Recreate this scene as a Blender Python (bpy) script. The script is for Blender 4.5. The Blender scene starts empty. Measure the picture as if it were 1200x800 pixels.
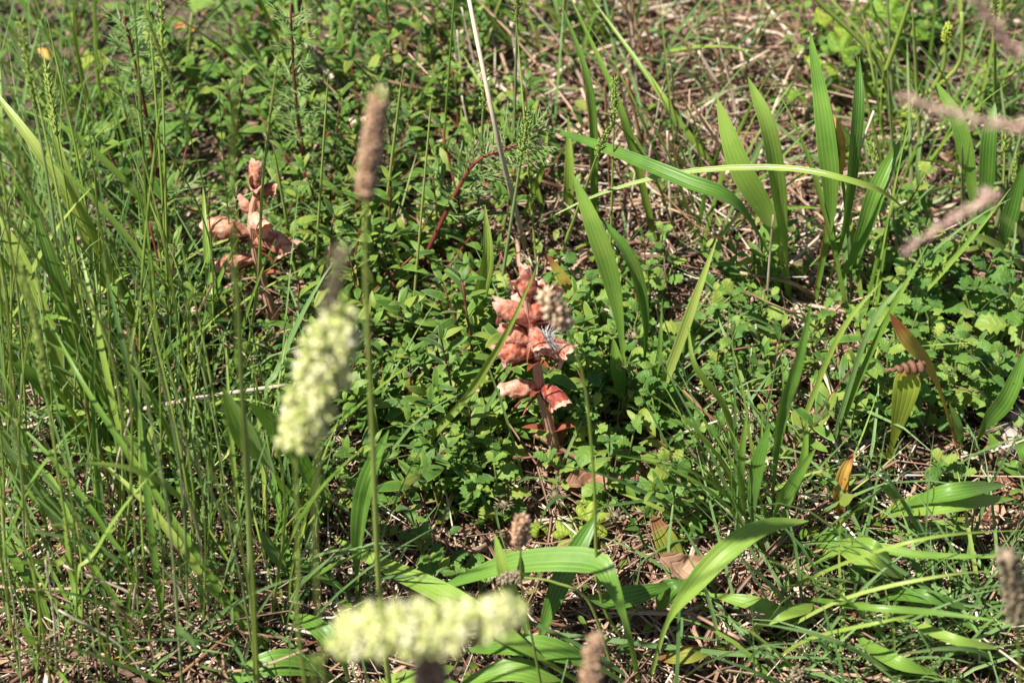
import bpy, math, random
import numpy as np
from mathutils import Vector, Matrix, Euler

rng = np.random.default_rng(11)
random.seed(11)
scene = bpy.context.scene
col = scene.collection

# ------------------------------------------------------------------ camera
PITCH = math.radians(48.0)
CAM_H = 0.95
HFOV = math.radians(26.4)
FPX = 600.0 / math.tan(HFOV / 2)
CAM = np.array([0.0, -CAM_H / math.tan(PITCH), CAM_H])
FWD = np.array([0.0, math.cos(PITCH), -math.sin(PITCH)])
UPV = np.array([0.0, math.sin(PITCH), math.cos(PITCH)])
RGT = np.array([1.0, 0.0, 0.0])
cd = bpy.data.cameras.new('camera')
cam = bpy.data.objects.new('camera', cd)
col.objects.link(cam)
cam.location = CAM
cam.rotation_euler = (math.pi / 2 - PITCH, 0, 0)
cd.sensor_width = 22.3
cd.lens = 11.15 / math.tan(HFOV / 2)
cd.clip_start = 0.02
cd.clip_end = 400
cd.dof.use_dof = True
cd.dof.focus_distance = 1.16
cd.dof.aperture_fstop = 5.0
scene.camera = cam

# ------------------------------------------------------------------ light
SUN_EL = math.radians(60)
SUN_AZ = math.radians(-112)          # direction the sun stands in, from +Y towards +X
world = bpy.data.worlds.new('World')
scene.world = world
world.use_nodes = True
wn = world.node_tree
wn.nodes.clear()
sky = wn.nodes.new('ShaderNodeTexSky')
sky.sky_type = 'NISHITA'
sky.sun_disc = False
sky.sun_elevation = SUN_EL
sky.sun_rotation = SUN_AZ
bg = wn.nodes.new('ShaderNodeBackground')
bg.inputs['Strength'].default_value = 0.05
wo = wn.nodes.new('ShaderNodeOutputWorld')
wn.links.new(sky.outputs[0], bg.inputs[0])
wn.links.new(bg.outputs[0], wo.inputs[0])
sd = bpy.data.lights.new('sun', 'SUN')
sd.energy = 5.0
sd.angle = math.radians(0.53)
sd.color = (1.0, 0.95, 0.87)
sun = bpy.data.objects.new('sun', sd)
col.objects.link(sun)
sdir = Vector((math.sin(SUN_AZ) * math.cos(SUN_EL), math.cos(SUN_AZ) * math.cos(SUN_EL), math.sin(SUN_EL)))
sun.rotation_euler = sdir.to_track_quat('Z', 'Y').to_euler()
sun.location = (0, 0, 3)

scene.view_settings.view_transform = 'Standard'
scene.view_settings.look = 'None'
scene.view_settings.gamma = 1
scene.view_settings.exposure = 1.22
scene.view_settings.use_curve_mapping = False
scene.cycles.use_denoising = True
scene.cycles.max_bounces = 4
scene.cycles.transparent_max_bounces = 8

# ------------------------------------------------------------------ helpers: space
def ground_z(x, y):
    x = np.asarray(x, float); y = np.asarray(y, float)
    fade = np.exp(-(x * x + y * y) / 9.0)
    return (0.012 * np.sin(5.1 * x + 1.3) * np.cos(4.3 * y - .4) + 0.006 * np.sin(13 * x + 9 * y)
            + 0.004 * np.sin(27 * x - 21 * y + 2)) * fade

def ray(u, v):
    d = FWD + RGT * (u - 600.0) / FPX + UPV * (400.0 - v) / FPX
    return d / np.linalg.norm(d)

def P(u, v, h=0.0):
    """point above the ground by h seen at photo pixel (u, v)"""
    d = ray(u, v)
    z = h
    for _ in range(5):
        t = (z - CAM[2]) / d[2]
        p = CAM + d * t
        z = float(ground_z(p[0], p[1])) + h
    return CAM + d * ((z - CAM[2]) / d[2])

def at_y(u, v, y):
    d = ray(u, v)
    return CAM + d * ((y - CAM[1]) / d[1])

def on_ground(p):
    p = np.array(p, float); p[2] = float(ground_z(p[0], p[1])); return p

def pxm(p):
    """metres per photo pixel at point p"""
    return float(np.dot(np.asarray(p) - CAM, FWD)) / FPX

def nrm(v):
    v = np.asarray(v, float)
    return v / (np.linalg.norm(v, axis=-1, keepdims=True) + 1e-12)

def spline(pts, n):
    pts = np.asarray(pts, float)
    if len(pts) == 2:
        t = np.linspace(0, 1, n)[:, None]
        return pts[0] * (1 - t) + pts[1] * t
    p = np.vstack([2 * pts[0] - pts[1], pts, 2 * pts[-1] - pts[-2]])
    out = []
    m = len(pts) - 1
    for s in np.linspace(0, m, n):
        i = min(int(s), m - 1); t = s - i
        a, b, c, d = p[i], p[i + 1], p[i + 2], p[i + 3]
        out.append(0.5 * ((2 * b) + (c - a) * t + (2 * a - 5 * b + 4 * c - d) * t * t + (3 * b - a - 3 * c + d) * t ** 3))
    return np.array(out)

def tangents(p):
    return nrm(np.gradient(p, axis=0))

# ------------------------------------------------------------------ helpers: meshes
def grid_faces(nr, nc, wrap=False):
    a = np.arange(nr * nc).reshape(nr, nc)
    if wrap:
        b = np.roll(a, -1, axis=1)
        q = np.stack([a[:-1], b[:-1], b[1:], a[1:]], -1)
    else:
        q = np.stack([a[:-1, :-1], a[:-1, 1:], a[1:, 1:], a[1:, :-1]], -1)
    return q.reshape(-1, 4)

def ribbon(p, w, ref, fold=0.25, nc=3, wave=0.0, phase=0.0):
    """leaf blade along p with full widths w; returns verts, quads, uv"""
    T = tangents(p)
    ref = np.broadcast_to(np.asarray(ref, float), p.shape)
    S = nrm(np.cross(T, ref))
    N = np.cross(S, T)
    c = np.linspace(-1, 1, nc)
    t = np.linspace(0, 1, len(p))
    hw = (np.asarray(w) / 2)[:, None, None]
    lift = (fold * np.abs(c) ** 1.4)[None, :, None] * np.ones((len(p), 1, 1))
    if wave:
        lift = lift + (wave * np.sin(t[:, None] * 17 + phase + 2.2 * c[None, :]) * np.abs(c)[None, :])[..., None]
    V = p[:, None, :] + S[:, None, :] * c[None, :, None] * hw + N[:, None, :] * lift * hw
    uv = np.stack(np.broadcast_arrays((c * .5 + .5)[None, :], t[:, None]), -1).reshape(-1, 2)
    return V.reshape(-1, 3), grid_faces(len(p), nc), uv

def tube(p, r, k=6, cap=True):
    T = tangents(p)
    a = np.array([1.0, 0.13, 0.07])
    if abs(np.dot(T[0], a)) > .9: a = np.array([0.0, 1, .1])
    X = nrm(np.cross(T, a)); Y = np.cross(T, X)
    th = np.arange(k) * 2 * np.pi / k
    r = np.broadcast_to(np.asarray(r, float), (len(p),))
    V = p[:, None] + (X[:, None] * np.cos(th)[None, :, None] + Y[:, None] * np.sin(th)[None, :, None]) * r[:, None, None]
    uv = np.stack(np.broadcast_arrays((np.arange(k) / k)[None, :], np.linspace(0, 1, len(p))[:, None]), -1).reshape(-1, 2)
    F = grid_faces(len(p), k, True)
    V = V.reshape(-1, 3)
    if cap:
        n = len(V)
        V = np.vstack([V, p[0], p[-1]])
        uv = np.vstack([uv, [[.5, 0], [.5, 1]]])
        i = np.arange(k); j = (i + 1) % k
        b = (len(p) - 1) * k
        F = np.vstack([F, np.stack([j, i, np.full(k, n), np.full(k, n)], -1),
                       np.stack([b + i, b + j, np.full(k, n + 1), np.full(k, n + 1)], -1)])
    return V, F, uv

def make_mesh(name, V, F, mat, uv=None, tint=None, smooth=True):
    V = np.asarray(V, float)
    F = np.asarray(F)
    me = bpy.data.meshes.new(name)
    tri = F[:, 2] == F[:, 3]
    cnt = np.where(tri, 3, 4).astype(np.int32)
    flat = F.reshape(-1)
    keep = np.ones(F.shape, bool); keep[tri, 3] = False
    loops = flat[keep.reshape(-1)].astype(np.int32)
    starts = np.concatenate([[0], np.cumsum(cnt)[:-1]]).astype(np.int32)
    me.vertices.add(len(V)); me.vertices.foreach_set('co', V.astype(np.float32).reshape(-1))
    me.loops.add(len(loops)); me.loops.foreach_set('vertex_index', loops)
    me.polygons.add(len(F)); me.polygons.foreach_set('loop_start', starts)
    if smooth: me.polygons.foreach_set('use_smooth', np.ones(len(F), bool))
    if uv is not None:
        ul = me.uv_layers.new(name='uv')
        ul.data.foreach_set('uv', np.asarray(uv, np.float32)[loops].reshape(-1))
    if tint is not None:
        at = me.attributes.new('tint', 'FLOAT', 'POINT')
        at.data.foreach_set('value', np.asarray(tint, np.float32))
    me.update(calc_edges=True)
    me.materials.append(mat)
    return me

class Acc:
    """collects many small pieces for one joined mesh"""
    def __init__(s): s.v = []; s.f = []; s.u = []; s.t = []; s.n = 0
    def add(s, V, F, uv, tint=0.0):
        s.v.append(V); s.f.append(F + s.n); s.u.append(uv); s.t.append(np.full(len(V), tint)); s.n += len(V)
    def mesh(s, name, mat):
        return make_mesh(name, np.vstack(s.v), np.vstack(s.f), mat, np.vstack(s.u), np.concatenate(s.t))

def link(name, me, parent=None, loc=None):
    o = bpy.data.objects.new(name, me)
    col.objects.link(o)
    if parent is not None: o.parent = parent
    if loc is not None: o.location = loc
    return o

def tag(o, label=None, cat=None, group=None, kind=None):
    if label: o['label'] = label
    if cat: o['category'] = cat
    if group: o['group'] = group
    if kind: o['kind'] = kind
    return o

def thing(name, label, cat, loc, group=None, rotz=0.0):
    o = bpy.data.objects.new(name, None)
    col.objects.link(o)
    o.empty_display_size = 0.01
    o.location = [float(a) for a in loc]
    o.rotation_euler = (0, 0, rotz)
    return tag(o, label, cat, group)

def part(name, root, V, F, mat, uv=None, tint=None, kind=None, origin=None):
    """mesh given in world space, stored relative to its thing"""
    org = np.array(root.location if origin is None else origin)
    o = link(name, make_mesh(name, np.asarray(V) - org, F, mat, uv, tint), root)
    if kind: o['kind'] = kind
    return o

KIDS = {}
def kids(root):
    if root.name not in KIDS: KIDS[root.name] = list(root.children)
    return KIDS[root.name]

def copy_tree(root, loc, rot, scale):
    r = root.copy(); col.objects.link(r)
    r.location = loc; r.rotation_euler = rot; r.scale = scale
    for ch in kids(root):
        c = ch.copy(); col.objects.link(c); c.parent = r
    return r

# ------------------------------------------------------------------ helpers: materials
def new_mat(name):
    m = bpy.data.materials.new(name)
    m.use_nodes = True
    nt = m.node_tree
    nt.nodes.clear()
    return m, nt, nt.nodes, nt.links

def ramp(nodes, cols, pos=None):
    r = nodes.new('ShaderNodeValToRGB')
    e = r.color_ramp.elements
    n = len(cols)
    pos = pos or [i / (n - 1) for i in range(n)]
    while len(e) < n: e.new(0.5)
    for i in range(n):
        e[i].position = pos[i]; e[i].color = (*cols[i], 1)
    return r

def leaf_mat(name, cols, trans=0.35, trans_col=None, rough=0.5, veins=0, vein_amt=0.25, spot=None, spot_amt=0.35,
             mottle=180, bump=0.25, sheen=0.0, pinnate=0, spec=0.28, tip=None, tip_at=0.86, mott=1.0):
    m, nt, N, L = new_mat(name)
    cols = [(min(a * 1.15, b * .81), b, c * .82) if b > a * 1.2 else (a, b, c) for a, b, c in cols]
    out = N.new('ShaderNodeOutputMaterial')
    info = N.new('ShaderNodeObjectInfo')
    att = N.new('ShaderNodeAttribute'); att.attribute_name = 'tint'
    add = N.new('ShaderNodeMath'); add.operation = 'ADD'
    L.new(info.outputs['Random'], add.inputs[0]); L.new(att.outputs['Fac'], add.inputs[1])
    geo = N.new('ShaderNodeNewGeometry')
    nz = N.new('ShaderNodeTexNoise'); nz.inputs['Scale'].default_value = mottle; nz.inputs['Detail'].default_value = 3
    L.new(geo.outputs['Position'], nz.inputs['Vector'])
    mul = N.new('ShaderNodeMath'); mul.operation = 'MULTIPLY_ADD'
    L.new(nz.outputs['Fac'], mul.inputs[0]); mul.inputs[1].default_value = mott; mul.inputs[2].default_value = -mott / 2
    add2 = N.new('ShaderNodeMath'); add2.operation = 'ADD'
    fr = N.new('ShaderNodeMath'); fr.operation = 'FRACT'
    L.new(add.outputs[0], fr.inputs[0])
    L.new(fr.outputs[0], add2.inputs[0]); L.new(mul.outputs[0], add2.inputs[1])
    rp = ramp(N, cols)
    L.new(add2.outputs[0], rp.inputs['Fac'])
    colour = rp.outputs['Color']
    uv = N.new('ShaderNodeTexCoord')
    sep = N.new('ShaderNodeSeparateXYZ'); L.new(uv.outputs['UV'], sep.inputs[0])
    height = nz.outputs['Fac']
    if veins or pinnate:
        if veins:
            a = N.new('ShaderNodeMath'); a.operation = 'MULTIPLY'; a.inputs[1].default_value = veins * 2 * math.pi
            L.new(sep.outputs['X'], a.inputs[0]); src = a.outputs[0]
        else:
            c = N.new('ShaderNodeMath'); c.operation = 'SUBTRACT'; c.inputs[1].default_value = .5; L.new(sep.outputs['X'], c.inputs[0])
            ab = N.new('ShaderNodeMath'); ab.operation = 'ABSOLUTE'; L.new(c.outputs[0], ab.inputs[0])
            sb = N.new('ShaderNodeMath'); sb.operation = 'MULTIPLY_ADD'; sb.inputs[1].default_value = -.55
            L.new(ab.outputs[0], sb.inputs[0]); L.new(sep.outputs['Y'], sb.inputs[2])
            a = N.new('ShaderNodeMath'); a.operation = 'MULTIPLY'; a.inputs[1].default_value = pinnate * 2 * math.pi
            L.new(sb.outputs[0], a.inputs[0]); src = a.outputs[0]
        cs = N.new('ShaderNodeMath'); cs.operation = 'COSINE'; L.new(src, cs.inputs[0])
        h = N.new('ShaderNodeMath'); h.operation = 'MULTIPLY_ADD'; h.inputs[1].default_value = .5; h.inputs[2].default_value = .5
        L.new(cs.outputs[0], h.inputs[0])
        pw = N.new('ShaderNodeMath'); pw.operation = 'POWER'; pw.inputs[1].default_value = 6; L.new(h.outputs[0], pw.inputs[0])
        mx = N.new('ShaderNodeMix'); mx.data_type = 'RGBA'; mx.blend_type = 'MIX'
        vf = N.new('ShaderNodeMath'); vf.operation = 'MULTIPLY'; vf.inputs[1].default_value = vein_amt; L.new(pw.outputs[0], vf.inputs[0])
        L.new(vf.outputs[0], mx.inputs['Factor']); L.new(colour, mx.inputs[6])
        mx.inputs[7].default_value = (*[min(1, x * 1.7 + .02) for x in cols[-1]], 1)
        colour = mx.outputs[2]
        ah = N.new('ShaderNodeMath'); ah.operation = 'MULTIPLY_ADD'; ah.inputs[1].default_value = -1.3
        L.new(pw.outputs[0], ah.inputs[0]); L.new(nz.outputs['Fac'], ah.inputs[2]); height = ah.outputs[0]
    if spot:
        n2 = N.new('ShaderNodeTexNoise'); n2.inputs['Scale'].default_value = 70; n2.inputs['Detail'].default_value = 4
        L.new(geo.outputs['Position'], n2.inputs['Vector'])
        r2 = ramp(N, [(0, 0, 0), (1, 1, 1)], [0.60, 0.68]); L.new(n2.outputs['Fac'], r2.inputs['Fac'])
        sf = N.new('ShaderNodeMath'); sf.operation = 'MULTIPLY'; sf.inputs[1].default_value = spot_amt; L.new(r2.outputs['Color'], sf.inputs[0])
        m2 = N.new('ShaderNodeMix'); m2.data_type = 'RGBA'; L.new(sf.outputs[0], m2.inputs['Factor'])
        L.new(colour, m2.inputs[6]); m2.inputs[7].default_value = (*spot, 1); colour = m2.outputs[2]
    if tip:
        r3 = ramp(N, [(0, 0, 0), (1, 1, 1)], [tip_at, min(1, tip_at + .12)])
        tn = N.new('ShaderNodeMath'); tn.operation = 'MULTIPLY_ADD'; tn.inputs[1].default_value = .18
        L.new(nz.outputs['Fac'], tn.inputs[0]); L.new(sep.outputs['Y'], tn.inputs[2]); L.new(tn.outputs[0], r3.inputs['Fac'])
        m3 = N.new('ShaderNodeMix'); m3.data_type = 'RGBA'; L.new(r3.outputs['Color'], m3.inputs['Factor'])
        L.new(colour, m3.inputs[6]); m3.inputs[7].default_value = (*tip, 1); colour = m3.outputs[2]
    bm = N.new('ShaderNodeBump'); bm.inputs['Strength'].default_value = bump; bm.inputs['Distance'].default_value = 0.0012
    L.new(height, bm.inputs['Height'])
    pr = N.new('ShaderNodeBsdfPrincipled')
    L.new(colour, pr.inputs['Base Color']); pr.inputs['Roughness'].default_value = rough
    pr.inputs['Specular IOR Level'].default_value = spec
    if sheen:
        pr.inputs['Sheen Weight'].default_value = sheen; pr.inputs['Sheen Roughness'].default_value = .4
    L.new(bm.outputs[0], pr.inputs['Normal'])
    if trans > 0:
        tr = N.new('ShaderNodeBsdfTranslucent')
        hs = N.new('ShaderNodeMix'); hs.data_type = 'RGBA'; hs.blend_type = 'MULTIPLY'; hs.inputs['Factor'].default_value = 1
        L.new(colour, hs.inputs[6]); hs.inputs[7].default_value = (*(trans_col or (1.5, 1.5, .55)), 1)
        L.new(hs.outputs[2], tr.inputs['Color'])
        mix = N.new('ShaderNodeMixShader'); mix.inputs['Fac'].default_value = trans
        L.new(pr.outputs[0], mix.inputs[1]); L.new(tr.outputs[0], mix.inputs[2])
        L.new(mix.outputs[0], out.inputs['Surface'])
    else:
        L.new(pr.outputs[0], out.inputs['Surface'])
    return m

M = {}
M['plantain'] = leaf_mat('plantain', [(.045, .13, .02), (.075, .19, .03), (.12, .25, .045), (.17, .29, .06)], .27, veins=5, vein_amt=.22, rough=.42, spec=.34,
                         spot=(.20, .20, .04), spot_amt=.25, mottle=60, bump=.2, sheen=.06, tip=(.16, .08, .03), tip_at=1.03)
M['plantain_old'] = leaf_mat('plantain_old', [(.10, .16, .025), (.24, .25, .04), (.30, .25, .05)], .3, veins=5, vein_amt=.2, rough=.5,
                             spot=(.22, .06, .03), spot_amt=.7, mottle=60, bump=.5, tip=(.2, .09, .04), tip_at=.85)
M['plantain_brown'] = leaf_mat('plantain_brown', [(.20, .20, .03), (.32, .24, .045), (.42, .22, .05)], .25, veins=4, vein_amt=.2, rough=.55,
                               spot=(.12, .04, .02), spot_amt=.8, mottle=70, bump=.4, tip=(.22, .08, .03), tip_at=.88)
M['plantain_yellow'] = leaf_mat('plantain_yellow', [(.20, .28, .04), (.27, .33, .055), (.33, .35, .07)], .35, veins=5, vein_amt=.2, rough=.45, spot=(.3, .2, .05), spot_amt=.4, mottle=60, bump=.25, tip=(.34, .24, .05), tip_at=.92)
M['rolled'] = leaf_mat('rolled', [(.10, .045, .025), (.17, .085, .05)], .1, rough=.7, veins=0, bump=.8, mottle=300)
M['grass'] = leaf_mat('grass', [(.06, .15, .022), (.10, .22, .035), (.17, .28, .055), (.24, .32, .09)], .26, veins=4, vein_amt=.25, rough=.34, spec=.42, mottle=40, bump=.3,
                      tip=(.25, .18, .07), tip_at=1.04)
M['grass_blue'] = leaf_mat('grass_blue', [(.06, .14, .05), (.10, .20, .075), (.14, .25, .10)], .28, veins=3, vein_amt=.2, rough=.4, mottle=40, bump=.3)
M['culm'] = leaf_mat('culm', [(.12, .21, .04), (.18, .28, .065), (.26, .34, .11)], .18, rough=.36, mottle=30, bump=.15)
M['culm_blue'] = leaf_mat('culm_blue', [(.14, .22, .10), (.20, .28, .14)], .15, rough=.4, mottle=30, bump=.1)
M['germander'] = leaf_mat('germander', [(.04, .12, .025), (.07, .18, .035), (.10, .22, .045), (.15, .27, .06), (.21, .29, .06)], .35, pinnate=5, vein_amt=.10, rough=.5, mottle=120,
                          bump=.3, sheen=.15)
M['rockrose'] = leaf_mat('rockrose', [(.035, .10, .02), (.065, .16, .03), (.10, .21, .04), (.18, .25, .05)], .32, veins=1, vein_amt=.3, rough=.5, mottle=120, bump=.4, sheen=.15)
M['feather'] = leaf_mat('feather', [(.07, .15, .05), (.11, .2, .07), (.16, .25, .09)], .25, rough=.5, mottle=80, bump=.2)
M['lobed'] = leaf_mat('lobed', [(.11, .24, .03), (.17, .30, .045), (.25, .35, .06)], .4, pinnate=4, vein_amt=.2, rough=.5, mottle=90, bump=.4)
M['cover'] = leaf_mat('cover', [(.04, .11, .018), (.075, .17, .03), (.13, .23, .04), (.20, .24, .05)], .35, rough=.5, mottle=100, bump=.3)
M['red_stem'] = leaf_mat('red_stem', [(.10, .02, .018), (.16, .04, .03), (.13, .07, .03)], 0, rough=.5, mottle=90)
M['green_stem'] = leaf_mat('green_stem', [(.11, .17, .04), (.17, .21, .06)], .1, rough=.5, mottle=90)
M['brown_stem'] = leaf_mat('brown_stem', [(.13, .06, .03), (.22, .12, .06)], 0, rough=.65, mottle=90)
M['straw'] = leaf_mat('straw', [(.06, .027, .017), (.13, .06, .035), (.24, .13, .08), (.36, .25, .16), (.56, .48, .38)], .12, (1.2, 1.0, .8), rough=.6, mottle=60, bump=.4, veins=2, vein_amt=.15)
M['dead_leaf'] = leaf_mat('dead_leaf', [(.12, .045, .025), (.24, .11, .065), (.36, .22, .14)], .15, (1.3, .9, .6), rough=.65, mottle=130, bump=.3, pinnate=4, vein_amt=.2)
M['yellow_leaf'] = leaf_mat('yellow_leaf', [(.45, .33, .04), (.55, .40, .06), (.45, .20, .04)], .35, (1.2, 1.0, .5), rough=.5, mottle=90, veins=1)
M['corolla'] = leaf_mat('corolla', [(.25, .045, .026), (.45, .12, .07), (.56, .20, .125), (.64, .34, .23)], .28, (1.15, .75, .6), rough=.55, mottle=300, mott=3.2, bump=.9, tip=(.62, .36, .27), tip_at=.98, spot=(.30, .05, .035), spot_amt=.4, sheen=.2)
M['pale_corolla'] = leaf_mat('pale_corolla', [(.32, .10, .055), (.48, .20, .12), (.56, .28, .18), (.62, .38, .27)], .28, (1.15, .8, .65), rough=.55, mottle=300, mott=3.2, bump=.9, tip=(.62, .36, .27), tip_at=.98, spot=(.36, .09, .055), spot_amt=.3, sheen=.2)
M['broom_stem'] = leaf_mat('broom_stem', [(.44, .21, .13), (.54, .29, .19), (.58, .35, .24)], .08, (1.2, .8, .6), rough=.5, mottle=140, bump=.5, veins=6, vein_amt=.1, sheen=.3)
M['broom_scale'] = leaf_mat('broom_scale', [(.18, .05, .025), (.30, .10, .05)], .15, (1.2, .8, .5), rough=.55, mottle=140, bump=.4)
M['head_brown'] = leaf_mat('head_brown', [(.22, .12, .068), (.36, .22, .135), (.48, .34, .22)], .12, (1.1, .9, .7), rough=.65, mottle=400, bump=.4)
M['head_cream'] = leaf_mat('head_cream', [(.30, .36, .09), (.52, .56, .20), (.70, .70, .36), (.78, .74, .52)], .25, (1.1, 1.1, .7), rough=.55, mottle=200, bump=.3)
M['head_pink'] = leaf_mat('head_pink', [(.36, .22, .17), (.50, .33, .28), (.58, .44, .34)], .2, (1.1, .9, .8), rough=.6, mottle=200, bump=.3)
M['head_dark'] = leaf_mat('head_dark', [(.11, .09, .055), (.2, .17, .10), (.30, .22, .15)], .1, (1.1, 1, .7), rough=.65, mottle=300, bump=.4)
M['head_tan'] = leaf_mat('head_tan', [(.36, .22, .13), (.52, .37, .24), (.66, .55, .36)], .15, (1.1, 1, .8), rough=.6, mottle=300, bump=.3)
M['pale_straw'] = leaf_mat('pale_straw', [(.42, .34, .25), (.55, .47, .36)], .1, (1.1, 1, .8), rough=.6, mottle=90, bump=.4)
M['bud'] = leaf_mat('bud', [(.28, .36, .05), (.42, .48, .08)], .2, rough=.5, mottle=200)
M['moss'] = leaf_mat('moss', [(.06, .07, .015), (.12, .12, .025), (.18, .15, .04)], .2, rough=.7, mottle=200)
M['red_moss'] = leaf_mat('red_moss', [(.16, .03, .03), (.26, .08, .06), (.22, .14, .06)], .2, (1.2, .8, .7), rough=.6, mottle=200)
M['fluff'] = leaf_mat('fluff', [(.55, .55, .53), (.75, .75, .72)], .3, (1, 1, 1), rough=.6, mottle=200)

def soil_mat():
    m, nt, N, L = new_mat('soil')
    out = N.new('ShaderNodeOutputMaterial'); pr = N.new('ShaderNodeBsdfPrincipled')
    geo = N.new('ShaderNodeNewGeometry')
    n1 = N.new('ShaderNodeTexNoise'); n1.inputs['Scale'].default_value = 55; n1.inputs['Detail'].default_value = 8; n1.inputs['Roughness'].default_value = .7
    n2 = N.new('ShaderNodeTexNoise'); n2.inputs['Scale'].default_value = 9; n2.inputs['Detail'].default_value = 4
    vo = N.new('ShaderNodeTexVoronoi'); vo.inputs['Scale'].default_value = 260
    for n in (n1, n2, vo): L.new(geo.outputs['Position'], n.inputs['Vector'])
    r1 = ramp(N, [(.045, .028, .018), (.10, .065, .045), (.18, .13, .095)], [.3, .5, .72]); L.new(n1.outputs['Fac'], r1.inputs['Fac'])
    r2 = ramp(N, [(.06, .06, .02), (.12, .075, .05)], [.42, .56]); L.new(n2.outputs['Fac'], r2.inputs['Fac'])
    mx = N.new('ShaderNodeMix'); mx.data_type = 'RGBA'; mx.inputs['Factor'].default_value = .4
    L.new(r1.outputs['Color'], mx.inputs[6]); L.new(r2.outputs['Color'], mx.inputs[7])
    L.new(mx.outputs[2], pr.inputs['Base Color']); pr.inputs['Roughness'].default_value = .9
    ad = N.new('ShaderNodeMath'); ad.operation = 'ADD'; L.new(n1.outputs['Fac'], ad.inputs[0]); L.new(vo.outputs['Distance'], ad.inputs[1])
    b = N.new('ShaderNodeBump'); b.inputs['Strength'].default_value = .9; b.inputs['Distance'].default_value = .006
    L.new(ad.outputs[0], b.inputs['Height']); L.new(b.outputs[0], pr.inputs['Normal'])
    L.new(pr.outputs[0], out.inputs['Surface'])
    return m

def stone_mat():
    m, nt, N, L = new_mat('stone')
    out = N.new('ShaderNodeOutputMaterial'); pr = N.new('ShaderNodeBsdfPrincipled')
    geo = N.new('ShaderNodeNewGeometry')
    n1 = N.new('ShaderNodeTexNoise'); n1.inputs['Scale'].default_value = 120; n1.inputs['Detail'].default_value = 8
    L.new(geo.outputs['Position'], n1.inputs['Vector'])
    r1 = ramp(N, [(.17, .13, .11), (.30, .25, .22), (.42, .37, .33)], [.3, .5, .7]); L.new(n1.outputs['Fac'], r1.inputs['Fac'])
    L.new(r1.outputs['Color'], pr.inputs['Base Color']); pr.inputs['Roughness'].default_value = .85
    b = N.new('ShaderNodeBump'); b.inputs['Strength'].default_value = .6; b.inputs['Distance'].default_value = .003
    L.new(n1.outputs['Fac'], b.inputs['Height']); L.new(b.outputs[0], pr.inputs['Normal'])
    L.new(pr.outputs[0], out.inputs['Surface'])
    return m
M['soil'] = soil_mat()
M['stone'] = stone_mat()

# ------------------------------------------------------------------ ground
def build_ground():
    n = 241
    s = np.linspace(-1, 1, n)
    g = np.sign(s) * (np.abs(s) * 0.9 + 199 * np.abs(s) ** 9)
    X, Y = np.meshgrid(g, g)
    Z = ground_z(X, Y)
    near = np.exp(-(X * X + Y * Y) / 2.5)
    Z = Z + near * 0.003 * (np.sin(61 * X + 17 * Y) * np.cos(53 * Y - 11 * X)) - 0.003
    V = np.stack([X, Y, Z], -1).reshape(-1, 3)
    o = link('ground', make_mesh('ground', V, grid_faces(n, n), M['soil']))
    tag(o, 'bare brown soil under the meadow plants', kind='structure')
build_ground()

# zones in the photo: (u, v, su, sv, weight); turned into spots on the ground
def sample_zone(zones, n, pad=0):
    w = np.array([z[4] for z in zones], float); w /= w.sum()
    out = []
    while len(out) < n:
        z = zones[rng.choice(len(zones), p=w)]
        u = rng.normal(z[0], z[2]); v = rng.normal(z[1], z[3])
        if -60 - pad < u < 1260 + pad and -60 - pad < v < 960 + pad:
            out.append((u, v))
    return out

def sample_box(n, x=.95, y0=-.75, y1=1.05):
    return np.stack([rng.uniform(-x, x, n), rng.uniform(y0, y1, n)], -1)

def grass_curve(base, az, L, el0, droop, n=8, twist=0.0):
    """blade axis that starts at elevation el0 and bends over by droop along its length"""
    p = [np.array(base, float)]
    a = az
    for i in range(n - 1):
        el = el0 - droop * ((i + .5) / (n - 1)) ** 1.5
        a += twist / n
        p.append(p[-1] + np.array([math.cos(a) * math.cos(el), math.sin(a) * math.cos(el), math.sin(el)]) * L / (n - 1))
    p = np.array(p)
    gz = ground_z(p[:, 0], p[:, 1]) + .003
    p[1:, 2] = np.maximum(p[1:, 2], gz[1:])
    return p

def blade_width(n, w, k=2.2):
    t = np.linspace(0, 1, n)
    return w * np.minimum(1, (1 - t) * k + .04) ** .8 * np.minimum(1, .55 + t * 2.5)

# ------------------------------------------------------------------ stuff: litter, cover, moss, short grass
def straw_piece(acc, x, y, L, r, az, el, z0, tint, bend):
    n = 5
    t = np.linspace(0, 1, n) - .5
    d = np.array([math.cos(az) * math.cos(el), math.sin(az) * math.cos(el), math.sin(el)])
    s = np.array([-math.sin(az), math.cos(az), 0])
    p = np.array([x, y, 0]) + d * (t * L)[:, None] + s * (bend * L * (t * t * 4 - 1))[:, None]
    p[:, 2] += ground_z(p[:, 0], p[:, 1]) + z0 + abs(math.sin(el)) * L * .5
    acc.add(*tube(p, r * (1 - .5 * np.abs(t)), 3, False), tint)

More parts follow.
